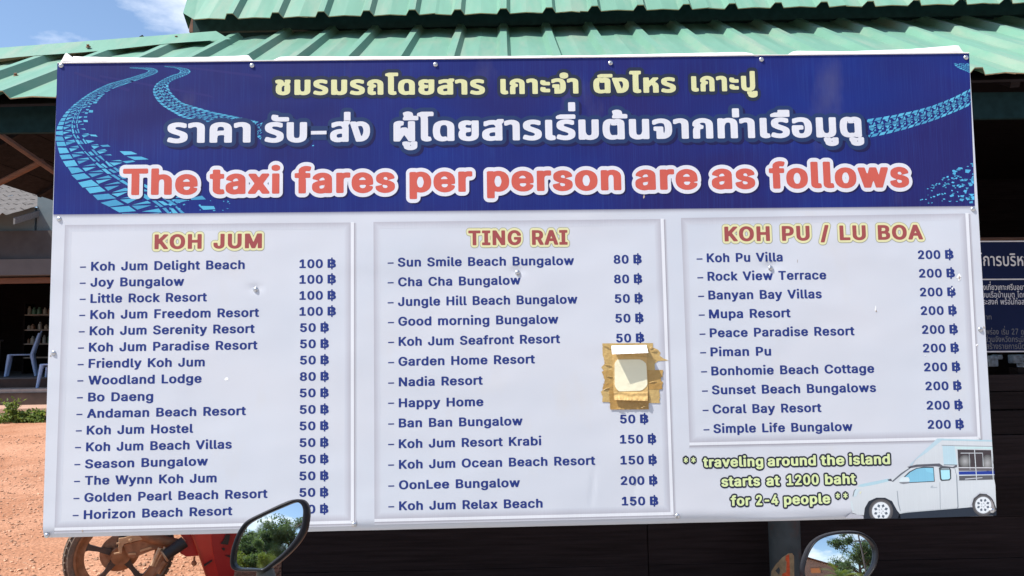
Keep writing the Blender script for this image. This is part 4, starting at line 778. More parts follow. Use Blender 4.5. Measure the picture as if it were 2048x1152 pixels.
def track(name, pairs, off, sc_, fade0=0.0, fade1=0.0, clip=None, step=0.125, seed=1, sfade=False):
    rr = random.Random(seed); A = spline([(a, b) for a, b, _, _ in pairs], 900) / sc_ + off; B = spline([(c_, d) for _, _, c_, d in pairs], 900) / sc_ + off
    mid = (A + B) / 2; w = np.linalg.norm(A - B, axis=1); ds = np.linalg.norm(np.diff(mid, axis=0), axis=1); q = np.concatenate([[0], np.cumsum(ds / (0.5 * (w[1:] + w[:-1]) + 0.6))])
    tot = q[-1]
    def at(s, t):
        i = np.interp(t, q, np.arange(900)); i0 = int(min(i, 898)); f = i - i0; a = A[i0] * (1 - f) + A[i0 + 1] * f; b = B[i0] * (1 - f) + B[i0 + 1] * f
        return tuple(a + (b - a) * s)
    polys = []; cc = []
    LB = [(0.075, 0.35, 0.54), (0.095, 0.41, 0.60), (0.06, 0.28, 0.47)]
    T = 0.0
    while T < tot - step:
        u = T / tot
        def add(pts, big=False):
            s_m = sum(p[0] for p in pts) / len(pts)
            if fade0 and u < fade0 and rr.random() < (1 - u / fade0) * (2.2 * max(0, s_m - .40) if sfade else 0.7): return
            if fade1 and u > 1 - fade1 and rr.random() < (u - 1 + fade1) / fade1: return
            er = 0.012; pp_ = [at(p[0] + rr.uniform(-er, er), min(max(p[1] + rr.uniform(-er, er), 0), tot)) for p in pts]
            pp_ = bclip(pp_)
            if not pp_: return
            polys.append(pp_); cc.append(LB[rr.randrange(3)])
        g_ = step * 0.76; sl = step * .35
        add([(0.0, T), (0.15, T - sl + 0.03), (0.15, T + g_ - sl + 0.03), (0.0, T + g_)]); add([(0.85, T + sl), (1.0, T + 0.01), (1.0, T + g_), (0.85, T + g_ + sl)])
        add([(0.18, T), (0.33, T + g_ * 0.42), (0.18, T + g_ * 0.72)]); add([(0.20, T + g_ * 0.95), (0.36, T + g_ * 0.6), (0.36, T + g_ * 1.05)])
        add([(0.38, T), (0.415, T), (0.415, T + g_ * 1.08), (0.38, T + g_ * 1.08)]); add([(0.44, T), (0.475, T), (0.475, T + g_ * .8), (0.44, T + g_ * .8)])
        add([(0.505, T), (0.54, T), (0.54, T + g_ * 1.08), (0.505, T + g_ * 1.08)])
        add([(0.56, T), (0.69, T + g_ * 0.42), (0.56, T + g_ * 0.72)]); add([(0.58, T + g_ * 0.95), (0.70, T + g_ * 0.6), (0.70, T + g_ * 1.05)])
        add([(0.72, T + g_ * .2), (0.83, T), (0.83, T + g_ * 0.55), (0.72, T + g_ * .7)])
        T += step
    pgon(name, polys, [1 + (i % 9) * 0.2 for i in range(len(polys))], cc)
lim = lambda x, y: 108 < x < 1949 and y > 124 and y < 428
trA = [(620, 1240, 1330, 1120), (500, 1108, 1230, 1010), (360, 1030, 1080, 890), (240, 930, 880, 800), (150, 830, 700, 735), (80, 720, 540, 655), (45, 620, 420, 585), (42, 545, 340, 515), (62, 475, 302, 450), (120, 390, 310, 360), (200, 320, 365, 288), (290, 260, 430, 240), (400, 205, 530, 203), (520, 170, 640, 165), (620, 140, 735, 130), (685, 115, 752, 108), (660, 100, 700, 90), (555, 92, 560, 86)]
track('tyre_track_print', trA, np.array([100, 110]), 3.49, fade0=0.30, seed=3, clip=lambda x, y: lim(x, y) and (y < 424 + 0), sfade=True)
trB = [(1480, 610, 1650, 500), (1420, 560, 1500, 475), (1100, 470, 1300, 430), (940, 440, 1130, 395), (860, 400, 1010, 360), (780, 350, 920, 330), (730, 290, 860, 280), (720, 240, 825, 220), (750, 195, 850, 180), (830, 150, 925, 150), (900, 125, 975, 125), (905, 105, 975, 105), (870, 90, 920, 88), (795, 82, 800, 76)]
track('tyre_track_print', trB, np.array([100, 110]), 3.49, fade0=0.12, seed=5, clip=lim, step=0.2)
track('tyre_track_print', [(60, 480, 90, 605), (110, 470, 130, 595), (300, 440, 310, 553), (500, 395, 505, 498), (680, 330, 700, 425), (810, 265, 815, 372), (860, 235, 865, 350)], np.array([1700, 100]), 3.388, seed=8, step=0.44, clip=lambda x, y: x < 1939 + (y - 120) * 0.035)
track('tyre_track_print', [(780, 58, 735, 60), (800, 66, 712, 78), (790, 80, 706, 96), (806, 96, 730, 120), (830, 116, 800, 150), (850, 130, 840, 176)], np.array([1700, 100]), 3.388, seed=9, step=0.2, clip=lambda x, y: x < 1938)
def splat(n, seed, region, off, sc_, sz, col_=(0.08, 0.38, 0.62)):
    rr = random.Random(seed); polys = []
    while len(polys) < n:
        x, y = region(rr); s = sz(x, y, rr); a0 = rr.uniform(-.6, -.2) if rr.random() < .7 else rr.uniform(0, 6); k = rr.choice([3, 4, 4, 5])
        P = [(x + s * math.cos(a0 + 6.283 * i / k + rr.uniform(-.25, .25)) * rr.uniform(.6, 1.4), y + 0.6 * s * math.sin(a0 + 6.283 * i / k + rr.uniform(-.25, .25)) * rr.uniform(.6, 1.4)) for i in range(k)]
        P = [(p[0] / sc_ + off[0], p[1] / sc_ + off[1]) for p in P]
        P = bclip(P)
        if P: polys.append(P)
    pgon('tyre_track_print', polys, [1 + (i % 8) * 0.2 for i in range(len(polys))], [(0.08 * f, 0.38 * f, 0.62 * f) for f in [rr.uniform(.7, 1.2) for _ in polys]])
splat(95, 11, lambda r: ((lambda t, v: (455 + 395 * t, 1040 - (60 + 250 * t) * v))(r.random() ** .6, r.random())), (1700, 100), 3.388, lambda x, y, r: 6 + 22 * ((x - 455) / 400) ** 1.5 * r.random())
splat(60, 12, lambda r: ((lambda t, v: (700 + 560 * t, 1100 - (130 + 180 * (1 - t)) * v))(r.random(), r.random())), (100, 110), 3.49, lambda x, y, r: 5 + 20 * (1 - (x - 700) / 600) * r.random())
splat(16, 13, lambda r: (1700 + 420 * r.random(), 570 + 70 * r.random()), (100, 110), 3.49, lambda x, y, r: 4 + 7 * r.random())
# faint rays printed near the top
pgon('printed_streak', [[(200, 150), (420, 190), (430, 196), (198, 154)], [(330, 128), (520, 150), (525, 156), (328, 131)], [(150, 143), (260, 178), (258, 184), (148, 147)]], 1, (0.022, 0.022, 0.135))

def words(name, s, L, R, cap, capref, th, k, c, track_=0.0, h=0.022, union=False, shift=(0, 0), fitth=None, m=None):
    ft = th if fitth is None else fitth
    g_ = fit(s, track_, ft, L, R, cap, capref, layer(k))
    v, f = (text_union(s, th, track_, h) if union else text_flat(s, th, track_, h))
    v = np.asarray(v) + np.array(shift)
    if union or True:
        pts = g_(v)
    return mesh(name, pts, f, m or M_print, sign, cols=np.tile(c, (len(pts), 1)))
YEL, DK = (0.60, 0.60, 0.33), (0.020, 0.028, 0.055)
# first line
for s, x0, y0, x1, y1 in (('ชมรมรถโดยสาร', 550, 190, 970, 189), ('เกาะจำ', 1001, 188.5, 1157, 187), ('ติงไหร', 1187, 186.5, 1352, 185), ('เกาะปู', 1383, 183, 1515, 182)):
    words('letter_outline', s, (x0, y0), (x1, y1), 31, CAPT, 0.125, 4, DK, 0.05, union=True, fitth=0.040)
    words('heading_text', s, (x0, y0), (x1, y1), 31, CAPT, 0.040, 6, YEL, 0.05)
# second line
D2 = (0.018, 0.038, 0.115); SH = (0.012, 0.012, 0.065)
for s, x0, y0, x1, y1 in (('ราคา', 334, 286, 501, 285), ('รับ', 529, 285, 614, 284.5), ('-', 622, 284.5, 653, 284), ('ส่ง', 660, 284, 740, 283), ('ผู้โดยสารเริ่มต้นจากท่าเรือมูตู', 787, 283, 1728, 274)):
    if s == '-':
        pgon('letter_outline', [[(614, 252), (661, 252), (661, 280), (614, 280)]], 4, D2)
        pgon('heading_text', [[(622, 262), (653, 261.5), (653, 268.5), (622, 269)]], 6, (0.62, 0.625, 0.67)); continue
    words('letter_shadow_print', s, (x0, y0), (x1, y1), 41, CAPT, 0.105, 3, SH, 0.03, union=True, fitth=0.036, shift=(0.05, -0.05))
    words('letter_outline', s, (x0, y0), (x1, y1), 41, CAPT, 0.11, 4, D2, 0.03, union=True, fitth=0.036)
    words('heading_text', s, (x0, y0), (x1, y1), 41, CAPT, 0.036, 6, (0.62, 0.625, 0.67), 0.03)
# third line
for s, x0, x1 in (('The', 245, 395), ('taxi', 419, 560), ('fares', 589, 790), ('per', 819, 945), ('person', 974, 1243), ('are', 1271, 1396), ('as', 1424, 1511), ('follows', 1539, 1819)):
    b0 = 390.5 - (x0 - 245) * 0.0101; b1 = 390.5 - (x1 - 245) * 0.0101
    words('letter_shadow_print', s, (x0, b0), (x1, b1), 53, CAPL, 0.100, 2, SH, 0.045, union=True, fitth=0.042, shift=(0.035, -0.035))
    words('letter_outline', s, (x0, b0), (x1, b1), 53, CAPL, 0.108, 4, (0.62, 0.625, 0.67), 0.045, union=True, fitth=0.042)
    words('heading_text', s, (x0, b0), (x1, b1), 53, CAPL, 0.042, 6, (0.52, 0.10, 0.075), 0.045)
# column headings
for s, ox, oy, x0, y0, x1, y1 in (('KOH JUM', 100, 440, 668, 187, 1356, 180), ('TING RAI', 740, 430, 630, 194, 1265, 190), ('KOH PU / LU BOA', 1340, 420, 350, 201, 1620, 188)):
    L_, R_ = (ox + x0 / 3.2, oy + y0 / 3.2), (ox + x1 / 3.2, oy + y1 / 3.2)
    words('letter_outline', s, L_, R_, 29.5, CAPL, 0.128, 2, (0.24, 0.25, 0.17), 0.06, union=True, fitth=0.040)
    words('letter_outline', s, L_, R_, 29.5, CAPL, 0.112, 4, (0.64, 0.615, 0.35), 0.06, union=True, fitth=0.040)
    words('column_heading', s, L_, R_, 29.5, CAPL, 0.040, 6, (0.30, 0.070, 0.070), 0.06)
# the price list
INK = (0.019, 0.037, 0.175)
A1, B1, C1, D1, E1, F1 = (100, 440, 3.2), (100, 740, 3.2), (740, 430, 3.2), (740, 740, 3.2), (1340, 420, 3.2), (1340, 700, 2.8927)
ROWS = [
 (A1, "Koh Jum Delight Beach", 262, 325, 1246, 314, 192, 302), (A1, "Joy Bungalow", 258, 427, 858, 421, 190, 405), (A1, "Little Rock Resort", 258, 531, 1004, 521, 190, 508),
 (A1, "Koh Jum Freedom Resort", 257, 634, 1338, 620, 187, 611), (A1, "Koh Jum Serenity Resort", 253, 738, 1310, 723, 184, 716), (A1, "Koh Jum Paradise Resort", 248, 843, 1328, 828, 179, 820),
 (A1, "Friendly Koh Jum", 246, 947, 990, 937, 177, 926), (A1, "Woodland Lodge", 244, 1054, 970, 1042, 175, 1030), (B1, "Bo Daeng", 243, 202, 660, 197, 172, 178),
 (B1, "Andaman Beach Resort", 236, 307, 1254, 289, 169, 285), (B1, "Koh Jum Hostel", 234, 414, 916, 402, 165, 390), (B1, "Koh Jum Beach Villas", 230, 521, 1163, 503, 160, 497),
 (B1, "Season Bungalow", 223, 630, 1010, 611, 156, 606), (B1, "The Wynn Koh Jum", 222, 736, 1066, 719, 154, 714), (B1, "Golden Pearl Beach Resort", 219, 845, 1392, 819, 150, 823),
 (B1, "Horizon Beach Resort", 215, 955, 1167, 929, 145, 932),
 (C1, "Sun Smile Beach Bungalow", 178, 331, 1306, 320, 113, 308), (C1, "Cha Cha Bungalow", 180, 457, 964, 445, 113, 434), (C1, "Jungle Hill Beach Bungalow", 179, 583, 1328, 567, 113, 562),
 (C1, "Good morning Bungalow", 181, 709, 1206, 695, 115, 689), (C1, "Koh Jum Seafront Resort", 183, 838, 1217, 820, 116, 816), (C1, "Garden Home Resort", 182, 966, 1056, 950, 116, 945),
 (C1, "Nadia Resort", 184, 1097, 722, 1086, 116, 1076), (D1, "Happy Home", 184, 239, 726, 231, 116, 213), (D1, "Ban Ban Bungalow", 184, 368, 977, 354, 116, 346),
 (D1, "Koh Jum Resort Krabi", 184, 501, 1097, 482, 116, 477), (D1, "Koh Jum Ocean Beach Resort", 185, 633, 1442, 607, 116, 609), (D1, "OonLee Bungalow", 185, 764, 960, 749, 117, 743),
 (D1, "Koh Jum Relax Beach", 186, 898, 1105, 881, 117, 876),
 (E1, "Koh Pu Villa", 236, 335, 722, 329, 170, 314), (E1, "Rock View Terrace", 241, 453, 1001, 444, 175, 434), (E1, "Banyan Bay Villas", 246, 573, 972, 565, 180, 553),
 (E1, "Mupa Resort", 250, 694, 773, 687, 184, 673), (E1, "Peace Paradise Resort", 255, 815, 1182, 802, 189, 795), (E1, "Piman Pu", 260, 937, 648, 932, 193, 914),
 (E1, "Bonhomie Beach Cottage", 265, 1059, 1308, 1042, 199, 1036), (F1, "Sunset Beach Bungalows", 243, 257, 1193, 243, 185, 238), (F1, "Coral Bay Resort", 247, 368, 877, 359, 189, 350),
 (F1, "Simple Life Bungalow", 252, 481, 1057, 468, 194, 462)]
for (ox, oy, s_), txt, x0, y0, x1, y1, dx, dy in ROWS:
    L_, R_ = (ox + x0 / s_, oy + y0 / s_), (ox + x1 / s_, oy + y1 / s_)
    words('resort_name', txt, L_, R_, 18.0, CAPL, 0.031, 2, INK, 0.028, h=0.027)
    w_ = 38 if s_ > 3 else 34; a, b = (ox + dx / s_, oy + dy / s_), (ox + (dx + w_) / s_, oy + (dy - 1) / s_)
    pgon('dash', [[(a[0], a[1] - 1.2), (b[0], b[1] - 1.2), (b[0], b[1] + 1.2), (a[0], a[1] + 1.2)]], 2, INK)
PR = [(A1, '100', 1596, 308, 1830), (A1, '100', 1596, 408, 1830), (A1, '100', 1596, 511, 1830), (A1, '100', 1596, 613, 1830), (A1, '50', 1600, 717, 1785), (A1, '50', 1600, 821, 1785), (A1, '50', 1600, 925, 1785), (A1, '80', 1598, 1030, 1785),
 (B1, '50', 1598, 175, 1784), (B1, '50', 1598, 281, 1784), (B1, '50', 1597, 386, 1783), (B1, '50', 1597, 493, 1783), (B1, '50', 1596, 599, 1783), (B1, '50', 1596, 706, 1783), (B1, '50', 1596, 812, 1782), (B1, '50', 1596, 919, 1782),
 (C1, '80', 1560, 312, 1740), (C1, '80', 1562, 438, 1743), (C1, '50', 1567, 563, 1748), (C1, '50', 1571, 689, 1752), (C1, '50', 1576, 816, 1756),
 (D1, '50', 1601, 342, 1783), (D1, '150', 1600, 471, 1833), (D1, '150', 1603, 605, 1837), (D1, '200', 1605, 736, 1841), (D1, '150', 1612, 867, 1846),
 (E1, '200', 1588, 314, 1816), (E1, '200', 1595, 433, 1825), (E1, '200', 1601, 553, 1830), (E1, '200', 1606, 672, 1837), (E1, '200', 1614, 793, 1844), (E1, '200', 1620, 912, 1851), (E1, '200', 1627, 1033, 1860), (E1, '200', 1636, 1154, 1868),
 (F1, '200', 1486, 345, 1696), (F1, '200', 1492, 456, 1702)]
for (ox, oy, s_), n_, x0, y, x1 in PR:
    k = s_ / 3.2; bw = 54 * k; L_, M_ = (ox + x0 / s_, oy + y / s_), (ox + (x1 - bw - 30 * k) / s_, oy + (y - 1) / s_)
    words('price', n_, L_, M_, 17.5, CAPL, 0.034, 2, INK, 0.03, h=0.03)
    xb = ox + (x1 - bw) / s_; xe = ox + x1 / s_; yb = oy + (y - 2) / s_
    words('baht_symbol', 'B', (xb, yb), (xe, yb), 17.5, CAPL, 0.036, 2, INK, 0.0, h=0.03)
    xm = xb + (xe - xb) * 0.52
    pgon('baht_bar', [[(xm - 1.5, yb - 20.5), (xm + 1.5, yb - 20.5), (xm + 1.5, yb + 3), (xm - 1.5, yb + 3)]], 3, INK)
# yellow note
for parts in (((('**', 80, 150, 28), ('traveling', 192, 540, 0), ('around', 566, 845, 0), ('the', 873, 1010, 0), ('island', 1037, 1274, 0)), 681, 660, 80, 1275),
              ((('starts', 298, 522, 0), ('at', 558, 636, 0), ('1200', 676, 862, 0), ('baht', 898, 1076, 0)), 791, 774, 298, 1078),
              ((('for', 352, 466, 0), ('2-4', 498, 628, 0), ('people', 660, 928, 0), ('**', 960, 1030, 28)), 902, 886, 352, 1030)):
    ws, ya, yb, xa, xb = parts
    for w_, x0, x1, up_ in ws:
        f0 = (x0 - xa) / (xb - xa); f1 = (x1 - xa) / (xb - xa); y0, y1 = ya + (yb - ya) * f0, ya + (yb - ya) * f1
        L_, R_ = (1340 + x0 / 2.8927, 700 + (y0 + (0 if w_ != '**' else -2)) / 2.8927), (1340 + x1 / 2.8927, 700 + (y1 + (0 if w_ != '**' else -2)) / 2.8927)
        cp = 20.5; tw = 0.010 if w_ == '**' else 0.036
        words('letter_outline', w_, L_, R_, cp, CAPL, tw + 0.075, 4, (0.018, 0.022, 0.04), 0.035, union=True, fitth=tw, h=0.024)
        words('note_text', w_, L_, R_, cp, CAPL, tw, 6, (0.60, 0.68, 0.34), 0.035, h=0.026)

# the printed picture of a pickup taxi
def tp(L): return [(1680 + x / 5.76, 860 + y / 5.76) for x, y in L]
def arc(cx, cy, rx, ry, a0, a1, n): return [(cx + rx * math.cos(math.radians(a0 + (a1 - a0) * i / n)), cy + ry * math.sin(math.radians(a0 + (a1 - a0) * i / n))) for i in range(n + 1)]
WB, LBL, GRY = (0.56, 0.59, 0.61), (0.50, 0.72, 0.80), (0.50, 0.54, 0.56)
TP = []
def T(pts, c, k): TP.append((tp(pts), c, k))
T([(60, 1015), (120, 960), (260, 985), (280, 1020)], (0.40, 0.40, 0.44), 1)
T([(690, 962), (1340, 905), (1500, 890), (1800, 890), (1802, 985), (1800, 985), (700, 1022), (660, 1022)], (0.022, 0.03, 0.045), 1)
T([(270, 1022), (285, 900), (330, 820), (420, 780), (520, 780), (600, 820), (660, 930), (690, 962), (700, 1020)], (0.02, 0.025, 0.035), 1)
body = [(120, 790), (165, 680), (230, 640), (550, 572), (640, 540), (780, 425), (830, 415), (880, 335), (1120, 100), (1750, 118), (1758, 235), (1778, 570), (1790, 640), (1800, 900), (1790, 900), (1770, 800), (1700, 725), (1600, 722), (1530, 790), (1495, 890), (1340, 905), (780, 950), (690, 965), (660, 930), (600, 820), (520, 780), (420, 778), (330, 820), (285, 900), (275, 980), (200, 975), (140, 950), (122, 870)]
def vcol(P):
    out = []
    for x, y in P:
        t = min(max((y - 600) / 350, 0), 1); out.append(tuple(WB[i] * (1 - 0.10 * t) for i in range(3)))
    return out
TP.append((tp(body), vcol(body), 2))
T([(200, 650), (240, 625), (560, 560), (600, 580), (420, 625), (260, 655)], (0.38, 0.55, 0.61), 3)
T([(830, 410), (800, 405), (905, 300), (1120, 98), (1200, 98), (1000, 260), (860, 350)], (0.43, 0.56, 0.62), 3)
T([(1120, 98), (1750, 116), (1752, 134), (1150, 118)], (0.40, 0.56, 0.62), 4)
T([(1170, 172), (1755, 186), (1755, 192), (1172, 180)], (0.28, 0.30, 0.33), 4)
T([(1180, 182), (1320, 184), (1350, 400), (1195, 398)], (0.43, 0.58, 0.64), 3)
T([(1345, 225), (1750, 232), (1768, 465), (1362, 462)], (0.055, 0.045, 0.05), 3)
for cx, cy, rx, ry in ((1440, 360, 70, 75), (1700, 380, 65, 95)):
    for q in range(5):
        f = 1 - q / 5; c = tuple(0.055 + (0.34 - 0.055) * (q + 1) / 5 for _ in range(3)); T(arc(cx, cy, rx * f, ry * f, 0, 345, 18), c, 3.4 + q * .3)
T([(1320, 190), (1755, 195), (1757, 222), (1600, 215), (1400, 222), (1335, 215)], (0.50, 0.66, 0.66), 5)
for x0, y0, x1, y1, w_ in ((1545, 225, 1570, 580, 9), (1640, 265, 1650, 420, 5), (1740, 225, 1762, 575, 9), (1485, 262, 1497, 460, 4), (1345, 225, 1366, 580, 8)):
    T([(x0, y0), (x0 + w_, y0), (x1 + w_, y1), (x1, y1)], (0.56, 0.60, 0.62), 6)
T([(1390, 262), (1645, 262), (1645, 270), (1390, 270)], (0.52, 0.55, 0.57), 6)
T([(1362, 428), (1768, 430), (1768, 440), (1362, 438)], (0.58, 0.58, 0.60), 6)
T([(1362, 440), (1768, 440), (1772, 470), (1364, 470)], (0.12, 0.11, 0.12), 5)
T([(1366, 478), (1776, 472), (1778, 510), (1368, 516)], (0.02, 0.045, 0.26), 5)
T([(1362, 516), (1778, 511), (1779, 519), (1363, 526)], (0.60, 0.66, 0.70), 5.5)
T([(1366, 528), (1780, 520), (1781, 570), (1368, 582)], (0.10, 0.10, 0.11), 5)
T([(1440, 560), (1640, 545), (1642, 553), (1442, 570)], (0.5, 0.52, 0.55), 6)
T([(775, 425), (880, 398), (1145, 385), (1185, 412), (1300, 425), (1345, 400), (1350, 425), (1310, 440), (1180, 428), (1100, 418), (900, 425), (800, 440)], (0.10, 0.10, 0.12), 5)
T([(1195, 396), (1350, 398), (1350, 408), (1196, 406)], (0.20, 0.22, 0.25), 5)
T([(735, 540), (800, 478), (880, 438), (960, 425), (1080, 425), (1092, 595), (760, 612)], (0.035, 0.04, 0.05), 4)
T([(752, 540), (810, 486), (885, 446), (962, 436), (1074, 436), (1084, 588), (770, 604)], (0.20, 0.46, 0.60), 5)
T([(975, 440), (1072, 440), (1078, 500), (1000, 480)], (0.22, 0.52, 0.66), 5.5)
T([(1138, 435), (1160, 425), (1265, 428), (1280, 460), (1282, 560), (1260, 582), (1170, 588), (1152, 570)], (0.07, 0.08, 0.09), 4)
T([(1160, 462), (1262, 460), (1268, 555), (1250, 568), (1180, 572), (1168, 558)], (0.36, 0.66, 0.74), 5)
T([(1175, 440), (1255, 440), (1262, 455), (1160, 456)], (0.25, 0.30, 0.32), 5)
T([(545, 572), (590, 560), (600, 590), (560, 585)], (0.08, 0.08, 0.1), 5)
T([(595, 592), (700, 500), (815, 425), (822, 432), (715, 510), (612, 596)], (0.12, 0.13, 0.15), 5)
T([(682, 595), (690, 560), (730, 540), (790, 545), (803, 575), (795, 605), (720, 612)], (0.58, 0.66, 0.68), 6)
T([(682, 600), (800, 596), (795, 612), (730, 622), (690, 612)], (0.20, 0.21, 0.23), 6.5)
for L_ in ([(655, 700), (662, 700), (678, 850), (700, 930), (690, 930), (668, 850)], [(1148, 600), (1152, 600), (1158, 915), (1153, 915)], [(1338, 520), (1348, 520), (1366, 890), (1350, 905), (1345, 900), (1354, 880)], [(1320, 440), (1326, 440), (1345, 520), (1338, 520)]):
    T(L_, (0.24, 0.27, 0.30), 5)
T([(680, 955), (780, 938), (1340, 895), (1340, 905), (780, 950), (690, 966)], (0.42, 0.45, 0.47), 5)
T([(1042, 655), (1060, 638), (1078, 645), (1060, 660), (1120, 655), (1120, 663), (1045, 668)], (0.38, 0.42, 0.45), 5)
T([(145, 765), (160, 700), (185, 680), (235, 682), (215, 700), (190, 760), (160, 770)], (0.50, 0.60, 0.64), 5)
T([(145, 765), (160, 700), (180, 680), (186, 680), (168, 705), (153, 766)], (0.12, 0.13, 0.15), 6)
T([(225, 720), (250, 705), (232, 740)], (0.66, 0.66, 0.40), 6)
T([(122, 820), (140, 815), (150, 870), (165, 930), (140, 930), (124, 870)], (0.52, 0.58, 0.60), 5)
for cx, cy, R_, lo in ((472, 935, 142, 1018), (1650, 865, 128, 988)):
    def cl(P): return [(x, min(y, lo)) for x, y in P]
    T(cl(arc(cx, cy, R_ * .98, R_, 0, 350, 40)), (0.075, 0.072, 0.075), 3.2 if cx < 900 else 3.2)
    T(cl(arc(cx, cy, R_ * .86, R_ * .88, 0, 350, 40)), (0.11, 0.105, 0.11), 4)
    T(cl(arc(cx, cy, R_ * .74, R_ * .76, 0, 350, 36)), (0.45, 0.48, 0.50), 4.6)
    T(cl(arc(cx, cy, R_ * .70, R_ * .72, 0, 350, 36)), (0.66, 0.69, 0.71), 5.2)
    for q in range(8):
        a = math.radians(q * 45 + 22); r0, r1 = R_ * .30, R_ * .58; ux, uy = math.cos(a), math.sin(a); wx, wy = -uy, ux
        P = [(cx + ux * r0, cy + uy * r0), (cx + ux * r1 * .8 + wx * R_ * .13, cy + uy * r1 * .8 + wy * R_ * .13), (cx + ux * r1 * 1.05, cy + uy * r1 * 1.05), (cx + ux * r1 * .8 - wx * R_ * .13, cy + uy * r1 * .8 - wy * R_ * .13)]
        if all(y < lo for x, y in P): T(P, (0.10, 0.12, 0.15), 6)
    for q in range(5):
        a = math.radians(q * 72); x, y = cx + R_ * .17 * math.cos(a), cy + R_ * .17 * math.sin(a); T(arc(x, y, 8, 8, 0, 300, 6), (0.35, 0.37, 0.4), 6)
T([(1510, 890), (1540, 790), (1610, 732), (1690, 738), (1760, 800), (1795, 890), (1790, 940), (1775, 860), (1740, 790), (1690, 745), (1620, 742), (1560, 785), (1525, 850)], (0.05, 0.055, 0.06), 4.4)
T([(1735, 800), (1775, 830), (1798, 930), (1760, 960), (1740, 920)], (0.26, 0.24, 0.24), 4.4)
pk = pgon('pickup_taxi_print', [t[0] for t in TP], [t[2] for t in TP], [t[1] for t in TP])

# screws
M_scr = mat('zinc_screw', (0.52, 0.53, 0.55), 0.32, metal=0.9, var=0.2, scale=300)
M_scrd = mat('screw_recess', (0.05, 0.05, 0.05), 0.6)
proto = None
for i, q in enumerate(SCR):
    c = onY(q[0], q[1], -0.0004)
    if proto is None:
        b = MB(); b.lathe([(0.0, -0.0034), (0.0028, -0.0031), (0.0048, -0.0022), (0.0062, -0.0009), (0.0064, 0.0), (0.0066, 0.0016)][::-1], (0, 0, 0), (0, 1, 0), 16)
        b.add([(-.0032, -.0035, -.0006), (.0032, -.0035, -.0006), (.0032, -.0035, .0006), (-.0032, -.0035, .0006)], [(0, 1, 2, 3)])
        off = root_loc(sign); proto = b.build('screw', M_scr, None, smooth=True)
        proto.parent = sign; o = proto
    else: o = proto.copy(); col.objects.link(o)
    o.location = c - off; o.rotation_euler = (0, random.uniform(0, 3), 0)
# vinyl left over, folded back along the top edge
M_flapw = mat('vinyl_offcut', (0.74, 0.72, 0.71), 0.5, var=0.06, scale=14, stain=(0.42, 0.28, 0.20), stain_scale=8, stain_amt=0.35)
def flap(bot, top, bend, name='vinyl_flap'):
    V = []; n = len(bot); NR = 5
    for (bx, by_), (tx, ty) in zip(bot, top):
        for r in range(NR + 1):
            t = r / NR; p = onY(bx + (tx - bx) * t, by_ + (ty - by_) * t, bend * t * t)
            V.append(p + Vector((0, 0 - 0.004 * math.sin(t * 3.14) + 0.0008, 0)))
    mesh(name, V, [(i * (NR + 1) + r, i * (NR + 1) + r + 1, (i + 1) * (NR + 1) + r + 1, (i + 1) * (NR + 1) + r) for i in range(n - 1) for r in range(NR)], M_flapw, sign, smooth=True)
def lin(P, n):
    out = []; xs = np.array([p[0] for p in P]); ys = np.array([p[1] for p in P])
    for x in np.linspace(xs[0], xs[-1], n): out.append((x, float(np.interp(x, xs, ys)) + 0.7 * noise.noise(Vector((x * .05, 0, 2)))))
    return out
ebot = lambda x: 127.5 - (x - 115) * 0.011
def fl_(P, n, bend):
    T_ = lin(P, n); flap([(x, ebot(x)) for x, _ in T_], T_, bend)
fl_([(116, 125), (1937, 104.5)], 60, 0.002)
fl_([(122, 124), (131, 105), (138, 109), (146, 115)], 8, 0.012)
fl_([(146, 112.5), (200, 114), (300, 115.5), (420, 113.5), (497, 110.5), (506, 120.5)], 40, 0.014)
fl_([(546, 121), (562, 112.5), (700, 112.8), (1000, 112), (1200, 110), (1500, 103.5), (1518, 117)], 70, 0.018)
fl_([(1566, 115), (1588, 101.5), (1690, 102.5), (1814, 98.5), (1912, 90.5), (1922, 91), (1927, 106)], 40, 0.022)
# torn spots and specks on the white sheet
M_torn = mat('torn_print_edge', (0.34, 0.27, 0.22), 0.8, var=0.3, scale=120)
M_pap = mat('bare_paper', (0.80, 0.80, 0.80), 0.8, var=0.05)
def blot(cx, cy, r, m, seed, st=(1, 1), k=4):
    rr = random.Random(seed); P = [onY(cx + st[0] * r * rr.uniform(.4, 1.2) * math.cos(a), cy + st[1] * r * rr.uniform(.4, 1.2) * math.sin(a), layer(k)) for a in np.linspace(0, 6.28, 11)[:-1]]
    mesh('torn_spot', [P[i] for i in range(10)], [tuple(range(9, -1, -1))], m, sign)
blot(1918, 555, 5.5, M_pap, 1, (1, 1.4), 7); blot(1919, 556, 2.3, M_torn, 2, (1, 1.6), 8); blot(1905, 577, 2.2, M_pap, 3, (1, 1.5), 8); blot(1751, 618, 3.4, M_pap, 4, (.6, 1.9)); blot(1752.5, 622, 1.5, M_torn, 5, (1, 1.5), 7)
blot(1595, 522, 1.0, M_torn, 6, (.6, 4)); blot(1850, 711, 1.6, M_pap, 7, (1, 1), 7); blot(1954, 690, 3, M_pap, 8, (1, 1.2), 7); blot(1955, 691, 1.4, M_torn, 9, (1, 1), 8); blot(165, 1062, 1.2, M_torn, 10, (1.6, 2.8), 7); blot(1288, 393, 2.2, M_torn, 12, (1, 2.2), 7); blot(1968, 655, 2.2, M_torn, 13, (1, 1.6)); blot(453, 758, 4, M_pap, 14, (1.6, 1.0)); blot(101, 712, 2, M_torn, 15)

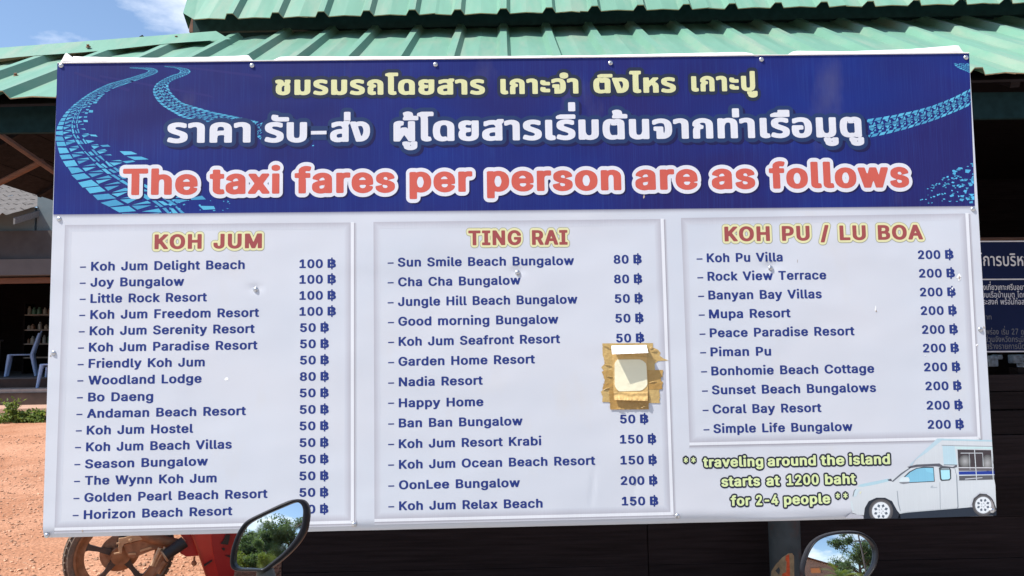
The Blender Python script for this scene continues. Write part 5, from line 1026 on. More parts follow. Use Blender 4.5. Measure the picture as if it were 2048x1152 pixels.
# ------------------------------------------------------------------ the taped patch over two prices
patch = empty('taped_paper_patch', onY(1260, 750, 0.0), 'cream sticker on brown card held by torn packing tape over the middle price column', 'patch')
M_tape = [mat('packing_tape_a', (0.50, 0.345, 0.135), 0.25, var=0.07, scale=20, bump=0.25, bscale=60), mat('packing_tape_b', (0.42, 0.262, 0.088), 0.25, var=0.07, scale=20, bump=0.25, bscale=60), mat('packing_tape_c', (0.385, 0.225, 0.068), 0.28, var=0.08, scale=20, bump=0.3, bscale=60), mat('brown_card', (0.56, 0.365, 0.135), 0.5, var=0.08, scale=25, bump=0.3, bscale=50)]
def zp(L): return [(1160 + x / 5.76, 650 + y / 5.76) for x, y in L]
def rag(P, seed, amp=5):
    rr = random.Random(seed); out = []
    for i, p in enumerate(P):
        q = P[(i + 1) % len(P)]; L_ = math.hypot(q[0] - p[0], q[1] - p[1]); n = max(1, int(L_ / 16))
        for k in range(n):
            t = k / n; a = amp if abs(q[0] - p[0]) < abs(q[1] - p[1]) else amp * .25
            out.append((p[0] + (q[0] - p[0]) * t + (rr.uniform(-a, a) if k else 0), p[1] + (q[1] - p[1]) * t + (rr.uniform(-a, a) * .4 if k else 0)))
    return out
def slab(name, L_, m, y, th=0.0004, seed=0, amp=5):
    P = [onY(a, b, y) for a, b in zp(rag(L_, seed, amp))]; MB().prism(P[::-1], (0, th, 0)).build(name, m, patch)
slab('tape_strip', [(258, 212), (840, 208), (842, 258), (900, 285), (928, 320), (915, 350), (960, 385), (1020, 408), (900, 415), (865, 440), (850, 500), (285, 500), (280, 400), (262, 350)], M_tape[0], -0.0007, seed=1, amp=2)
slab('tape_strip', [(275, 392), (862, 388), (860, 540), (285, 540), (245, 490), (282, 450)], M_tape[0], -0.0010, seed=2)
slab('tape_strip', [(285, 520), (955, 518), (950, 603), (935, 600), (935, 645), (955, 655), (945, 740), (275, 735), (285, 640), (250, 540)], M_tape[1], -0.0013, seed=3)
slab('tape_strip', [(268, 675), (945, 672), (942, 742), (262, 745)], M_tape[2], -0.0016, seed=4)
slab('tape_strip', [(265, 738), (915, 742), (912, 770), (920, 800), (918, 900), (800, 898), (255, 886), (262, 830), (238, 770)], M_tape[0], -0.0012, seed=5)
slab('tape_strip', [(335, 750), (795, 770), (792, 972), (350, 974)], M_tape[2], -0.0020, seed=6, amp=2)
slab('card', [(365, 236), (765, 228), (785, 780), (388, 800)], M_tape[3], -0.0029, 0.0006, seed=7, amp=1)
for x0, y0, x1, y1 in ((262, 228, 350, 268), (280, 455, 360, 470), (800, 270, 838, 250), (815, 300, 890, 290), (268, 750, 340, 722), (790, 668, 880, 648), (705, 955, 768, 938), (420, 962, 500, 970), (640, 360, 860, 378), (300, 590, 372, 600)):
    q0_, q1_ = [onY(a, b, -0.0030 if x0 in (640, 705, 420) else -0.0019) for a, b in zp([(x0, y0), (x1, y1)])]
    MB().tube([q0_, q0_.lerp(q1_, .5) + Vector((0, -.0008, .001)), q1_], [.0003, .0011, .0004], 6).build('tape_crease', M_tape[0], patch, smooth=True)
# sticker with cut corners
stc = [(430, 398), (690, 396), (722, 410), (758, 440), (766, 475), (776, 680), (765, 708), (725, 745), (690, 758), (450, 764), (428, 745), (408, 715), (400, 690), (399, 450), (408, 425)]
P = [onY(a, b, -0.0036) for a, b in zp(stc)]; MB().prism(P[::-1], (0, 0.0006, 0)).build('sticker', mat('cream_paper', (0.78, 0.735, 0.53), 0.7, var=0.04, scale=12, bump=0.15, bscale=40), patch)
# crumpled strip below, standing proud with a ragged edge
V = []; nx_, ny_ = 40, 10
for j in range(ny_ + 1):
    for i in range(nx_ + 1):
        s, t = i / nx_, j / ny_; x = 388 + 392 * s; y = 768 + (95 + 12 * s + 5 * noise.noise(Vector((s * 30, 0, 0)))) * t
        w = -0.0040 - 0.006 * t ** 1.3 * (0.75 + 0.5 * noise.noise(Vector((s * 14, t * 1.5, 8)))) - 0.0012 * math.sin(t * 9 + 2 * noise.noise(Vector((s * 3, 0, 0)))) * (1 - t)
        V.append(onY(*zp([(x, y)])[0], w))
mesh('crumpled_tape', V, [(j * (nx_ + 1) + i, (j + 1) * (nx_ + 1) + i, (j + 1) * (nx_ + 1) + i + 1, j * (nx_ + 1) + i + 1) for j in range(ny_) for i in range(nx_)], M_tape[3], patch, smooth=True)
# the flap of white paper standing out from its upper edge
V = []; nx_, ny_ = 34, 6
for j in range(ny_ + 1):
    for i in range(nx_ + 1):
        s, t = i / nx_, j / ny_; xa, xb = 362 + 8 * t, 765 + 22 * t; e = 0
        if t > .99: e = 5 * noise.noise(Vector((s * 22, 3, 0))) - 6 * s
        x = xa + (xb - xa) * s; y = 238 - 8 * s + (98 - 2 * s) * t + e
        pr_ = -0.0040 - (0.0235 - 0.0060 * s) * t
        V.append(onY(*zp([(x, y)])[0], pr_))
mesh('paper_flap', V, [(j * (nx_ + 1) + i, (j + 1) * (nx_ + 1) + i, (j + 1) * (nx_ + 1) + i + 1, j * (nx_ + 1) + i + 1) for j in range(ny_) for i in range(nx_)], mat('white_card', (0.82, 0.82, 0.83), 0.6, var=0.03), patch)
# ------------------------------------------------------------------ red motorcycle standing behind the board
def motorcycle():
    D = 2.36; hub = onY(241, 1090, D); ca, sa = math.cos(math.radians(30)), math.sin(math.radians(30))
    u = Vector((ca, sa, 0)); w = Vector((sa, -ca, 0)); R = 0.272                 # w points to the near side
    base = Vector((hub.x, hub.y, 0.0)); zc_ = R + 0.004
    root = empty('motorcycle', base, 'red motorcycle with mud stained rear wheel parked behind the fare board', 'motorcycle')
    P = lambda a, z, s=0.0: base + u * a + w * s + Vector((0, 0, z))
    K = 0.000553; 
    def Z(x, y, s=0.0): return onP(140 + x / 6.0235, 1040 + y / 6.0235, base + w * s, w)    # pixel of the measuring crop to the bike's plane
    m_tyre = mat('dusty_rubber', (0.14, 0.11, 0.085), 0.9, var=0.3, scale=60, stain=(0.30, 0.16, 0.10), stain_scale=9, stain_amt=0.6)
    m_mud = mat('muddy_alloy', (0.24, 0.105, 0.045), 0.6, var=0.3, scale=25, stain=(0.42, 0.24, 0.14), stain_scale=12, stain_amt=0.5, metal=0.2)
    m_mud2 = mat('muddy_casing', (0.30, 0.135, 0.065), 0.75, var=0.3, scale=30, stain=(0.48, 0.29, 0.18), stain_scale=14, stain_amt=0.7)
    m_spoke = mat('dark_spoke', (0.035, 0.03, 0.03), 0.5, var=0.3, scale=30, stain=(0.25, 0.12, 0.07), stain_scale=10, stain_amt=0.4)
    m_rub = mat('black_rubber', (0.018, 0.018, 0.02), 0.55, var=0.2); m_red = mat('red_plastic', (0.58, 0.022, 0.018), 0.28, var=0.08, scale=6, coat=0.4, stain=(0.55, 0.16, 0.10), stain_scale=6, stain_amt=0.12)
    m_redd = mat('deep_red_plastic', (0.42, 0.014, 0.016), 0.35, var=0.1, scale=6); m_blk = mat('black_plastic', (0.02, 0.02, 0.02), 0.4)
    m_seat = mat('seat_vinyl', (0.02, 0.02, 0.022), 0.5, bump=0.1); m_al = mat('tan_alloy', (0.50, 0.32, 0.19), 0.5, metal=0.4, var=0.2); m_chr = mat('chrome', (0.6, 0.6, 0.6), 0.15, metal=1.0)
    m_lens = mat('red_lens', (0.5, 0.02, 0.02), 0.1); m_glass = mat('headlight_lens', (0.7, 0.72, 0.75), 0.1)
    def wheel(c, parent):
        wh = MB()
        prof = [(0.222, -0.026), (0.236, -0.034), (0.252, -0.035), (0.264, -0.024), (0.271, -0.008), (0.272, 0.0), (0.271, 0.008), (0.264, 0.024), (0.252, 0.035), (0.236, 0.034), (0.222, 0.026)]
        wh.lathe(prof, c, w, 64); t = wh.build('tyre', m_tyre, parent, smooth=True)
        for k in range(44):                                          # tread blocks
            a = 2 * math.pi * k / 44; d = u * math.cos(a) + Vector((0, 0, 1)) * math.sin(a); tg = (u * -math.sin(a) + Vector((0, 0, 1)) * math.cos(a))
            for s, off in ((-0.0205, 0.0), (0.0205, 0.5), (0.0, .25)):
                a2 = a + off * 2 * math.pi / 44; d2 = u * math.cos(a2) + Vector((0, 0, 1)) * math.sin(a2); t2 = u * -math.sin(a2) + Vector((0, 0, 1)) * math.cos(a2)
                M_ = Matrix((w, t2, d2)).transposed(); M_tilt = M_ @ Matrix.Rotation((-0.62 if s > 0 else 0.62 if s < 0 else 0), 3, 'Y')
                b = TB; b.box(c + d2 * (0.2655 if s else 0.272) + w * s * 1.12, (0.019 if s else 0.012, 0.030 if s else 0.024, 0.006), M_tilt)
        r = MB(); r.lathe([(0.222, -0.028), (0.225, -0.032), (0.214, -0.032), (0.204, -0.024), (0.186, -0.016), (0.174, -0.015), (0.174, 0.015), (0.186, 0.016), (0.204, 0.024), (0.214, 0.032), (0.225, 0.032), (0.222, 0.028)], c, w, 64, closed=True); rim = r.build('rim', m_mud, parent, smooth=True)
        for k in range(5):
            a = math.radians(232 + 72 * k); d = u * math.cos(a) + Vector((0, 0, 1)) * math.sin(a); tg = u * -math.sin(a) + Vector((0, 0, 1)) * math.cos(a)
            q = [c + d * 0.05 - tg * 0.018, c + d * 0.11 - tg * 0.011, c + d * 0.16 - tg * 0.015, c + d * 0.188 - tg * 0.034, c + d * 0.188 + tg * 0.034, c + d * 0.16 + tg * 0.015, c + d * 0.11 + tg * 0.011, c + d * 0.05 + tg * 0.018]
            MB().prism([p_ - w * 0.009 for p_ in q], w * 0.018).build('spoke', m_spoke, parent)
        MB().lathe([(0.0, -0.06), (0.045, -0.055), (0.05, 0.055), (0.0, 0.06)], c, w, 24).build('hub', m_mud, parent, smooth=True)
    TB = MB(); wc = P(0, zc_)
    wheel_r = mesh('rear_wheel', [tuple(wc)], [], m_mud, root); 
    wheel(wc, root); TB.build('tread_blocks', m_tyre, root); root.children[-1]['kind'] = 'stuff'
    TB = MB(); wcf = P(1.21, zc_); wheel(wcf, root); o = TB.build('tread_blocks', m_tyre, root); o['kind'] = 'stuff'
    bpy.data.objects.remove(wheel_r)
    MB().lathe([(0.0, -0.012), (0.055, -0.012), (0.092, -0.016), (0.100, -0.022), (0.100, -0.040), (0.092, -0.044), (0.0, -0.05)], wc, w, 40).build('sprocket_drum', m_mud2, root, smooth=True)
    # swing arm, chain case, adjuster
    ZS = 0.075
    def plate(name, pts, m, s, t=0.02): return MB().prism([Z(x, y, s) for x, y in pts], w * -t).build(name, m, root)
    plate('chain_case', [(640, 300), (1000, 205), (1130, 215), (1120, 320), (900, 400), (760, 462), (700, 440)], m_mud2, ZS, 0.035)
    plate('chain_case', [(700, 210), (980, 140), (1000, 205), (650, 300), (640, 250)], m_mud, ZS - 0.01, 0.03)
    plate('swing_arm', [(590, 225), (660, 215), (700, 200), (1100, 120), (1100, 180), (720, 270), (650, 290), (630, 330), (620, 405), (590, 408), (585, 330)], m_al, ZS + 0.012, 0.02)
    plate('chain_adjuster', [(560, 280), (600, 276), (600, 292), (560, 296)], m_al, ZS + 0.02, 0.015); plate('chain_adjuster', [(528, 405), (600, 390), (602, 404), (532, 420)], m_al, ZS + 0.02, 0.015)
    for (x0, y0, x1, y1) in ((840, 362, 980, 320), (700, 400, 790, 395)):
        plate('slot_trim', [(x0, y0), (x1, y1), (x1 + 5, y1 + 24), (x0 + 6, y0 + 24)], m_al, ZS + 0.006, 0.012)
    MB().lathe([(0.0, 0.0), (0.011, 0.0), (0.011, 0.012), (0.0, 0.014)], Z(728, 245, ZS + 0.012), w, 6).build('axle_nut', m_al, root)
    MB().tube([Z(820, 150, 0.05), Z(1000, 215, 0.07), Z(1180, 262, 0.08), Z(1330, 262, 0.085)], [0.036, 0.034, 0.026, 0.015], 16).build('muffler', mat('rusty_brown_metal', (0.26, 0.12, 0.06), 0.6, metal=0.3, var=0.25), root, smooth=True)
    # footpeg with rubber sleeve and its bracket
    MB().tube([Z(1140, 432, 0.15), Z(1380, 262, 0.14)], [0.030, 0.034], 16).build('footpeg', m_rub, root, smooth=True)
    MB().lathe([(0.024, -0.004), (0.034, -0.004), (0.034, 0.004), (0.024, 0.004)], Z(1136, 436, 0.15), (Z(1380, 262, .14) - Z(1140, 432, .15)), 20, closed=True).build('peg_ring', m_al, root)
    for x0, y0, x1, y1, r in ((990, 552, 1088, 335, .013), (1020, 560, 1145, 325, .008), (1060, 640, 1150, 500, .016)):
        MB().tube([Z(x0, y0, 0.125), Z(x1, y1, 0.125)], r, 8).build('bracket_tube', m_al if r < .015 else m_mud, root, smooth=True)
    # red plastic body
    plate('side_cowl', [(1310, 120), (1490, 150), (1560, 430), (1400, 442), (1330, 400), (1370, 330), (1395, 250), (1340, 190)], m_redd, 0.13, 0.10)
    plate('leg_shield', [(1470, 60), (1700, 60), (1720, 300), (1760, 470), (1810, 720), (1660, 720), (1560, 420), (1475, 190)], m_red, 0.16, 0.03)
    plate('shield_edge', [(1462, 60), (1478, 60), (1484, 190), (1570, 420), (1672, 720), (1652, 720), (1552, 424), (1468, 192)], mat('orange_red_plastic', (0.50, 0.05, 0.02), 0.3), 0.166, 0.04)
    plate('leg_shield', [(1700, 40), (2050, 40), (2060, 300), (1960, 720), (1800, 720), (1745, 470), (1712, 300)], m_redd, 0.168, 0.05)
    plate('shield_slot', [(1612, 545), (1705, 485), (1716, 498), (1618, 562)], m_blk, 0.172, 0.01)
    plate('hook', [(1880, 180), (1930, 180), (1905, 300), (1820, 290), (1850, 250)], m_blk, 0.185, 0.03); plate('vent', [(1830, 350), (1850, 335), (1872, 350), (1850, 370)], m_blk, 0.18, 0.01); plate('vent', [(1870, 430), (1930, 430), (1925, 455)], m_blk, 0.18, 0.01)
    MB().tube([Z(1500, 440, 0.1), Z(1495, 495, 0.1)], 0.006, 6).build('drain_pipe', m_mud2, root); MB().lathe([(0, -.015), (.014, -.01), (.014, .01), (0, .015)], Z(1495, 520, 0.1), w, 12).build('drain_cap', m_mud2, root)
    # what stands above and behind the board: engine, seat, tank cover, fork, handlebar, lamps
    MB().box(P(0.62, 0.30, 0), (0.34, 0.2, 0.2), Matrix.Rotation(math.radians(30), 3, 'Z'), 0.03).build('engine', m_mud2, root, smooth=True)
    sb = MB(); sb.tube([P(-0.15, 0.74), P(0.05, 0.77), P(0.35, 0.745), P(0.62, 0.77)], [0.06, 0.10, 0.12, 0.07], 12); sb.build('seat', m_seat, root, smooth=True)
    tc_ = MB(); tc_.tube([P(-0.3, 0.70), P(0.0, 0.64), P(0.4, 0.60), P(0.62, 0.52), P(0.72, 0.45)], [0.04, 0.10, 0.12, 0.09, 0.05], 12); tc_.build('body_shell', m_red, root, smooth=True)
    MB().tube([P(-.33, .68, -.05), P(-.33, .68, .05)], 0.035, 10).build('tail_lamp', m_lens, root)
    ff = MB(); ff.tube([P(0.80, 0.50), P(0.93, 0.66), P(0.90, 0.86), P(0.86, 0.96)], [0.06, 0.11, 0.12, 0.06], 12); ff.build('front_cowl', m_red, root, smooth=True)
    for s in (-.06, .06): MB().tube([P(0.92, 0.78, s), P(1.21, zc_, s)], 0.02, 10).build('fork_leg', m_mud, root, smooth=True)
    fn = MB(); V = []; n_ = 14
    for i in range(n_ + 1):
        a = math.radians(20 + 130 * i / n_); d = u * math.cos(a) + Vector((0, 0, 1)) * math.sin(a)
        V += [wcf + d * 0.29 + w * s for s in (-.05, 0.0, .05)]
    mesh('front_fender', V, [(3 * i + k, 3 * i + k + 1, 3 * i + k + 4, 3 * i + k + 3) for i in range(n_) for k in (0, 1)], m_red, root, smooth=True)
    MB().tube([P(0.80, 1.0, -.33), P(0.86, .98, -.12), P(0.86, .98, .12), P(0.80, 1.0, .33)], 0.014, 10).build('handlebar', m_blk, root, smooth=True)
    MB().lathe([(0, .0), (.06, .0), (.07, -.03), (0, -.05)], P(0.97, 0.9), u, 20).build('headlight', m_glass, root, smooth=True)
    MB().tube([P(0.55, 0.2, -.1), P(0.5, 0.02, -.26)], 0.01, 8).build('stand', m_blk, root)
    MB().tube([P(0.6, 0.27, 0), P(0.0, 0.276, -.06)], 0.016, 8).build('swing_arm', m_mud, root)
    MB().tube([P(0.12, 0.36, -.12), P(0.16, 0.62, -.12)], 0.022, 10).build('shock_absorber', m_chr, root, smooth=True)
motorcycle()

# ------------------------------------------------------------------ scooter in the foreground; only its two mirrors reach into view
scoot = empty('scooter', (1.0, -0.95, 0.0), 'black scooter in the foreground of which only two rear view mirrors are seen', 'scooter')
M_bp = mat('mirror_housing_plastic', (0.007, 0.007, 0.009), 0.36, var=0.2, scale=40, spec=0.14, bump=0.05)
M_mir = bpy.data.materials.new('mirror_glass'); M_mir.use_nodes = True
def mirror_mat():
    n = M_mir.node_tree; p = n.nodes['Principled BSDF']; p.inputs['Metallic'].default_value = 1; p.inputs['Roughness'].default_value = 0.012; L = n.links.new
    t = n.nodes.new('ShaderNodeTexCoord'); a = n.nodes.new('ShaderNodeTexNoise'); a.inputs['Scale'].default_value = 28; a.inputs['Detail'].default_value = 8; L(t.outputs['Object'], a.inputs[0])
    r = n.nodes.new('ShaderNodeMapRange'); r.inputs[1].default_value = .5; r.inputs[2].default_value = .85; r.inputs[3].default_value = 0.008; r.inputs[4].default_value = 0.12; L(a.outputs[0], r.inputs[0]); L(r.outputs[0], p.inputs['Roughness'])
    p.inputs['Base Color'].default_value = (0.80, 0.84, 0.83, 1)
mirror_mat()
def smooth_loop(P, n):
    P = np.array(P, float); m_ = len(P); out = []
    for k in range(n):
        t = k / n * m_; i = int(t); f = t - i; p0, p1, p2, p3 = P[i - 1], P[i % m_], P[(i + 1) % m_], P[(i + 2) % m_]
        out.append(0.5 * (2 * p1 + (p2 - p0) * f + (2 * p0 - 5 * p1 + 4 * p2 - p3) * f * f + (3 * p1 - p0 - 3 * p2 + p3) * f ** 3))
    return out
def rear_mirror(outer, inner, centre, Yd, target, Rc, depth, stem, rim_r):
    c = onY(*centre, Yd); v = (c - CAMP).normalized(); r = Vector(target).normalized(); nn = (r - v).normalized()     # the normal of its glass
    N = 72
    on = lambda q, off=0.0: onP(q[0], q[1], c + nn * off, nn)
    O_ = [on(q) for q in smooth_loop(outer, N)]; I_ = [on(q) for q in smooth_loop(inner, N)]
    mc = sum(I_, Vector()) / N; oc = sum(O_, Vector()) / N
    # glass, a shallow dome
    V = [mc.copy()]; Fc = []; NRr = 12
    def dome(p): return p + nn * (-((p - mc).length ** 2) / (2 * Rc) - 0.0015)
    V = [dome(mc)]
    for k in range(1, NRr + 1):
        for p in I_: V.append(dome(mc.lerp(p, k / NRr * 1.01)))
    for i in range(N): Fc.append((0, 1 + i, 1 + (i + 1) % N))
    for k in range(NRr - 1):
        a = 1 + k * N
        for i in range(N): j = (i + 1) % N; Fc.append((a + i, a + N + i, a + N + j, a + j))
    mo = mesh('mirror_glass', V, Fc, M_mir, None, smooth=True)
    # rounded rim and shell behind it
    rows = []; 
    def ring(f): rows.append([f(I_[i], O_[i]) for i in range(N)])
    ring(lambda a, b: a - nn * 0.004); ring(lambda a, b: a + nn * 0.0005); ring(lambda a, b: a.lerp(b, .18) + nn * 0.0032); ring(lambda a, b: a.lerp(b, .5) + nn * 0.0042); ring(lambda a, b: a.lerp(b, .82) + nn * 0.0025); ring(lambda a, b: b - nn * 0.001); ring(lambda a, b: b + (b - oc).normalized() * 0.0004 - nn * 0.008)
    for k in range(1, 7):
        t = k / 6; ring(lambda a, b, t=t: oc.lerp(b, math.cos(t * 1.5) * .98 + .02) - nn * (0.008 + depth * math.sin(t * 1.5)))
    V = [p for R_ in rows for p in R_]; Fc = [(k * N + i, k * N + (i + 1) % N, (k + 1) * N + (i + 1) % N, (k + 1) * N + i) for k in range(len(rows) - 1) for i in range(N)]
    Fc.append(tuple((len(rows) - 1) * N + i for i in range(N)))
    h = mesh('mirror_housing', V, Fc, M_bp, scoot, smooth=True)
    mo.parent = h; mo.location = -root_loc(h)
    s0 = onP(*stem[0], c - nn * depth * .55, nn); s1 = onP(*stem[1], c - nn * depth * .7, nn)
    st = MB().tube([s0, s0.lerp(s1, .35), s1, s1 + Vector((0, 0.0, -0.09))], [0.013, 0.010, 0.0075, 0.0065], 12).build('mirror_stem', mat('weathered_grey_plastic', (0.035, 0.042, 0.042), 0.5, var=0.25, scale=60), scoot, smooth=True)
    MB().lathe([(0, -.016), (.007, -.007), (.0105, 0), (.007, .007), (0, .016)], s0, (s1 - s0), 16).build('mirror_joint', mat('beige_joint', (0.08, 0.075, 0.055), 0.6, var=.2), scoot, smooth=True)
    return s1
def q6(L): return [(440 + x / 6.70, 980 + y / 6.70) for x, y in L]
outL = q6([(1040, 125), (1120, 140), (1172, 200), (1193, 300), (1180, 430), (1150, 560), (1055, 715), (905, 875), (740, 1010), (620, 1082), (540, 1092), (380, 1090), (220, 1085), (150, 1045), (130, 950), (148, 800), (200, 640), (270, 505), (370, 400), (600, 285), (850, 170), (960, 132)])
inL = q6([(1040, 165), (1090, 198), (1112, 262), (1110, 350), (1085, 500), (1000, 660), (855, 830), (705, 955), (590, 1045), (530, 1058), (390, 1052), (255, 1045), (198, 995), (205, 850), (242, 700), (310, 560), (400, 450), (620, 330), (850, 228), (975, 175)])
def q7(L): return [(1500 + x / 6.827, 1030 + y / 6.827) for x, y in L]
outR = q7([(1380, 220), (1520, 238), (1650, 312), (1725, 420), (1748, 540), (1728, 670), (1670, 780), (1590, 880), (1480, 980), (1330, 1050), (1130, 1060), (900, 1020), (770, 940), (715, 830), (712, 720), (740, 600), (800, 455), (880, 350), (1000, 278), (1180, 232)])
inR = q7([(1380, 258), (1515, 273), (1622, 338), (1690, 430), (1712, 540), (1694, 662), (1640, 765), (1563, 860), (1456, 952), (1315, 1018), (1130, 1026), (925, 986), (802, 914), (748, 817), (747, 720), (776, 603), (832, 470), (908, 372), (1024, 306), (1188, 266)])
MIRL_T = (-0.30, -1.0, 0.165); MIRR_T = (0.30, -1.0, 0.14)
sL = rear_mirror(outL, inL, (540, 1070), -0.93, MIRL_T, 0.75, 0.030, ((528, 1146), (560, 1210)), 0.004)
sR = rear_mirror(outR, inR, (1680, 1115), -0.90, MIRR_T, 0.62, 0.028, ((1668, 1185), (1650, 1230)), 0.004)
# the rest of the scooter, below the frame
M_sb = mat('black_scooter_paint', (0.015, 0.015, 0.017), 0.25, coat=0.5); hx = (sL.x + sR.x) / 2
zb_ = sL.z - 0.14; P3 = Vector
MB().tube([P3((sL.x - .03, -0.99, zb_ - 0.02)), P3((sL.x, sL.y, zb_ + .02)), P3((hx - .08, -0.86, zb_ - .03)), P3((hx + .08, -0.86, zb_ - .03)), P3((sR.x, sR.y, zb_ + .02)), P3((sR.x + .03, -0.99, zb_ - 0.02))], 0.013, 12).build('handlebar', M_bp, scoot, smooth=True)
for s_ in (sL, sR): MB().tube([s_ + Vector((0, 0, -0.07)), P3((s_.x, s_.y, zb_ + .01))], 0.0065, 8).build('mirror_stem', M_bp, scoot, smooth=True)
MB().tube([P3((hx, -0.86, zb_ - .02)), P3((hx, -0.80, 0.7)), P3((hx, -0.66, 0.45)), P3((hx, -0.50, 0.27))], [0.10, 0.13, 0.10, 0.05], 14).build('front_cowl', M_sb, scoot, smooth=True)
for yy in (-0.46, -1.72):
    MB().lathe([(0.16, -.03), (.22, -.045), (.25, -.03), (.262, 0), (.25, .03), (.22, .045), (.16, .03)], (hx, yy, 0.262), (1, 0, 0), 40, closed=True).build('tyre', mat('black_rubber', (0.018, 0.018, 0.02), 0.55), scoot, smooth=True)
    MB().lathe([(0, -.03), (.16, -.025), (.165, 0), (.16, .025), (0, .03)], (hx, yy, 0.262), (1, 0, 0), 28).build('rim', M_steel, scoot, smooth=True)
MB().tube([P3((hx, -0.78, 0.40)), P3((hx, -1.0, 0.30)), P3((hx, -1.25, 0.34)), P3((hx, -1.75, 0.58))], [0.09, 0.12, 0.12, 0.07], 14).build('body_shell', M_sb, scoot, smooth=True)
MB().tube([P3((hx, -1.12, 0.70)), P3((hx, -1.35, 0.74)), P3((hx, -1.78, 0.73))], [0.07, 0.11, 0.06], 14).build('seat', M_bp, scoot, smooth=True)

# ------------------------------------------------------------------ the neighbouring eating house on the left
nb = empty('neighbour_house', (-9.5, 12.4, 0.0), 'grey roofed open fronted house on a raised concrete floor to the left', 'house')
M_fc = mat('fibre_cement', (0.145, 0.135, 0.13), 0.9, var=0.25, scale=5, spec=0.1, stain=(0.06, 0.052, 0.05), stain_scale=5, stain_amt=0.6, bump=0.3)
NY = 11.1; zE = onY(20, 429, NY).z; th_ = math.radians(20); xE = onY(27, 430, NY).x
rd = Vector((0, math.cos(th_), math.sin(th_))); rn = Vector((0, -math.sin(th_), math.cos(th_)))
for row in range(7):
    V = []; Fc = []; nxx = 90; L0, L1 = row * 0.55 - 0.05, row * 0.55 + 0.55
    if row == 0: L0 = -0.02
    for j, l in enumerate((L0, L1)):
        for i in range(nxx + 1):
            x = xE - 5.2 + 5.2 * i / nxx; hgt_ = 0.026 * math.cos(x / 0.148 * 2 * math.pi) + (0.012 if j == 0 else 0.0) + 0.004 * noise.noise(Vector((x * 2, row, 0)))
            V.append(Vector((x, NY, zE)) + rd * l + rn * hgt_)
    Fc = [(i, i + 1, nxx + 2 + i, nxx + 1 + i) for i in range(nxx)]
    mesh('roof_row', V, Fc, M_fc, nb, smooth=True)
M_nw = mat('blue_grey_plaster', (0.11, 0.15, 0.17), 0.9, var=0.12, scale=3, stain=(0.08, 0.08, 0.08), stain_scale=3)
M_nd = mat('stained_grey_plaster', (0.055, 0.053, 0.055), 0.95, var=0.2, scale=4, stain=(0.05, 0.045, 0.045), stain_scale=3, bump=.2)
M_beam = mat('painted_concrete_beam', (0.10, 0.097, 0.10), 0.9, var=0.1, scale=4); M_conc = mat('dusty_concrete', (0.36, 0.30, 0.26), 0.9, var=0.2, scale=6, stain=(0.40, 0.22, 0.14), stain_scale=2)
M_riser = mat('brown_riser', (0.045, 0.026, 0.020), 0.9, var=0.3, scale=5)
b0, b1 = onY(27, 436, NY), onY(27, 452, NY)
MB().prism([Vector((xE, NY, zE - .06)), Vector((xE, NY, zE - 0.17)), Vector((xE, NY, zE - .17)) + rd * 3.9, Vector((xE, NY, zE - .06)) + rd * 3.9], (0.03, 0, 0)).build('barge_board', mat('weathered_board', (0.15, 0.15, 0.15), 0.9, var=0.2), nb)
WYn = 11.75
zt_, zm_ = onY(50, 462, WYn).z, onY(50, 519, WYn).z; zbm = onY(50, 553, WYn).z
MB().box((xE - 2.6, WYn + .1, (zt_ + zE + 0.25) / 2), (5.1, 0.15, zE + 0.25 - zt_)).build('wall', M_nw, nb); MB().box((xE + 0.94, WYn + .1, (zt_ + 4.3) / 2), (1.9, 0.15, 4.3 - zt_)).build('wall', M_nw, nb)
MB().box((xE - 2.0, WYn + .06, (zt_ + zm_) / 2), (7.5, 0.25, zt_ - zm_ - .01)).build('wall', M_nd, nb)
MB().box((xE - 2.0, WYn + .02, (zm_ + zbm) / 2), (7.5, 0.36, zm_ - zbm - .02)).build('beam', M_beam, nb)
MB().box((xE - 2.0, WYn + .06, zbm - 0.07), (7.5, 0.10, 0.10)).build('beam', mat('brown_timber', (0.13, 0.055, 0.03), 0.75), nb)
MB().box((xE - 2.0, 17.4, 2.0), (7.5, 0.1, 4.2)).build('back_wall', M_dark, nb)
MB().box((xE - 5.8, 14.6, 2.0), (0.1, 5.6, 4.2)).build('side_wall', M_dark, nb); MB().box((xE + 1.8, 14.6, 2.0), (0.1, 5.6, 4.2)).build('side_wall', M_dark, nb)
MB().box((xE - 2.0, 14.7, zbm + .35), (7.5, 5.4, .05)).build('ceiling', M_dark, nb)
zs1, zs2 = 0.70, 0.885
MB().box((xE - 2.0, 15.0, zs2 / 2), (7.6, 4.8, zs2)).build('upper_floor', M_beam, nb)
MB().box((xE - 2.0, 12.73, zs2 / 2 - .01), (7.6, .3, zs2 - .02)).build('riser', M_riser, nb)
MB().box((xE - 2.0, 12.55, zs1 / 2), (7.7, 0.9, zs1), None, 0.02).build('lower_slab', M_conc, nb)
MB().box((xE - 2.0, 12.085, zs1 / 2 - .03), (7.7, .06, zs1 - .08)).build('riser', M_riser, nb)
MB().box((xE - 2.0, 11.85, 0.205), (7.9, 0.9, 0.41), None, 0.02).build('step', mat('earth_dusted_step', (0.42, 0.26, 0.19), 0.9, var=.15), nb)
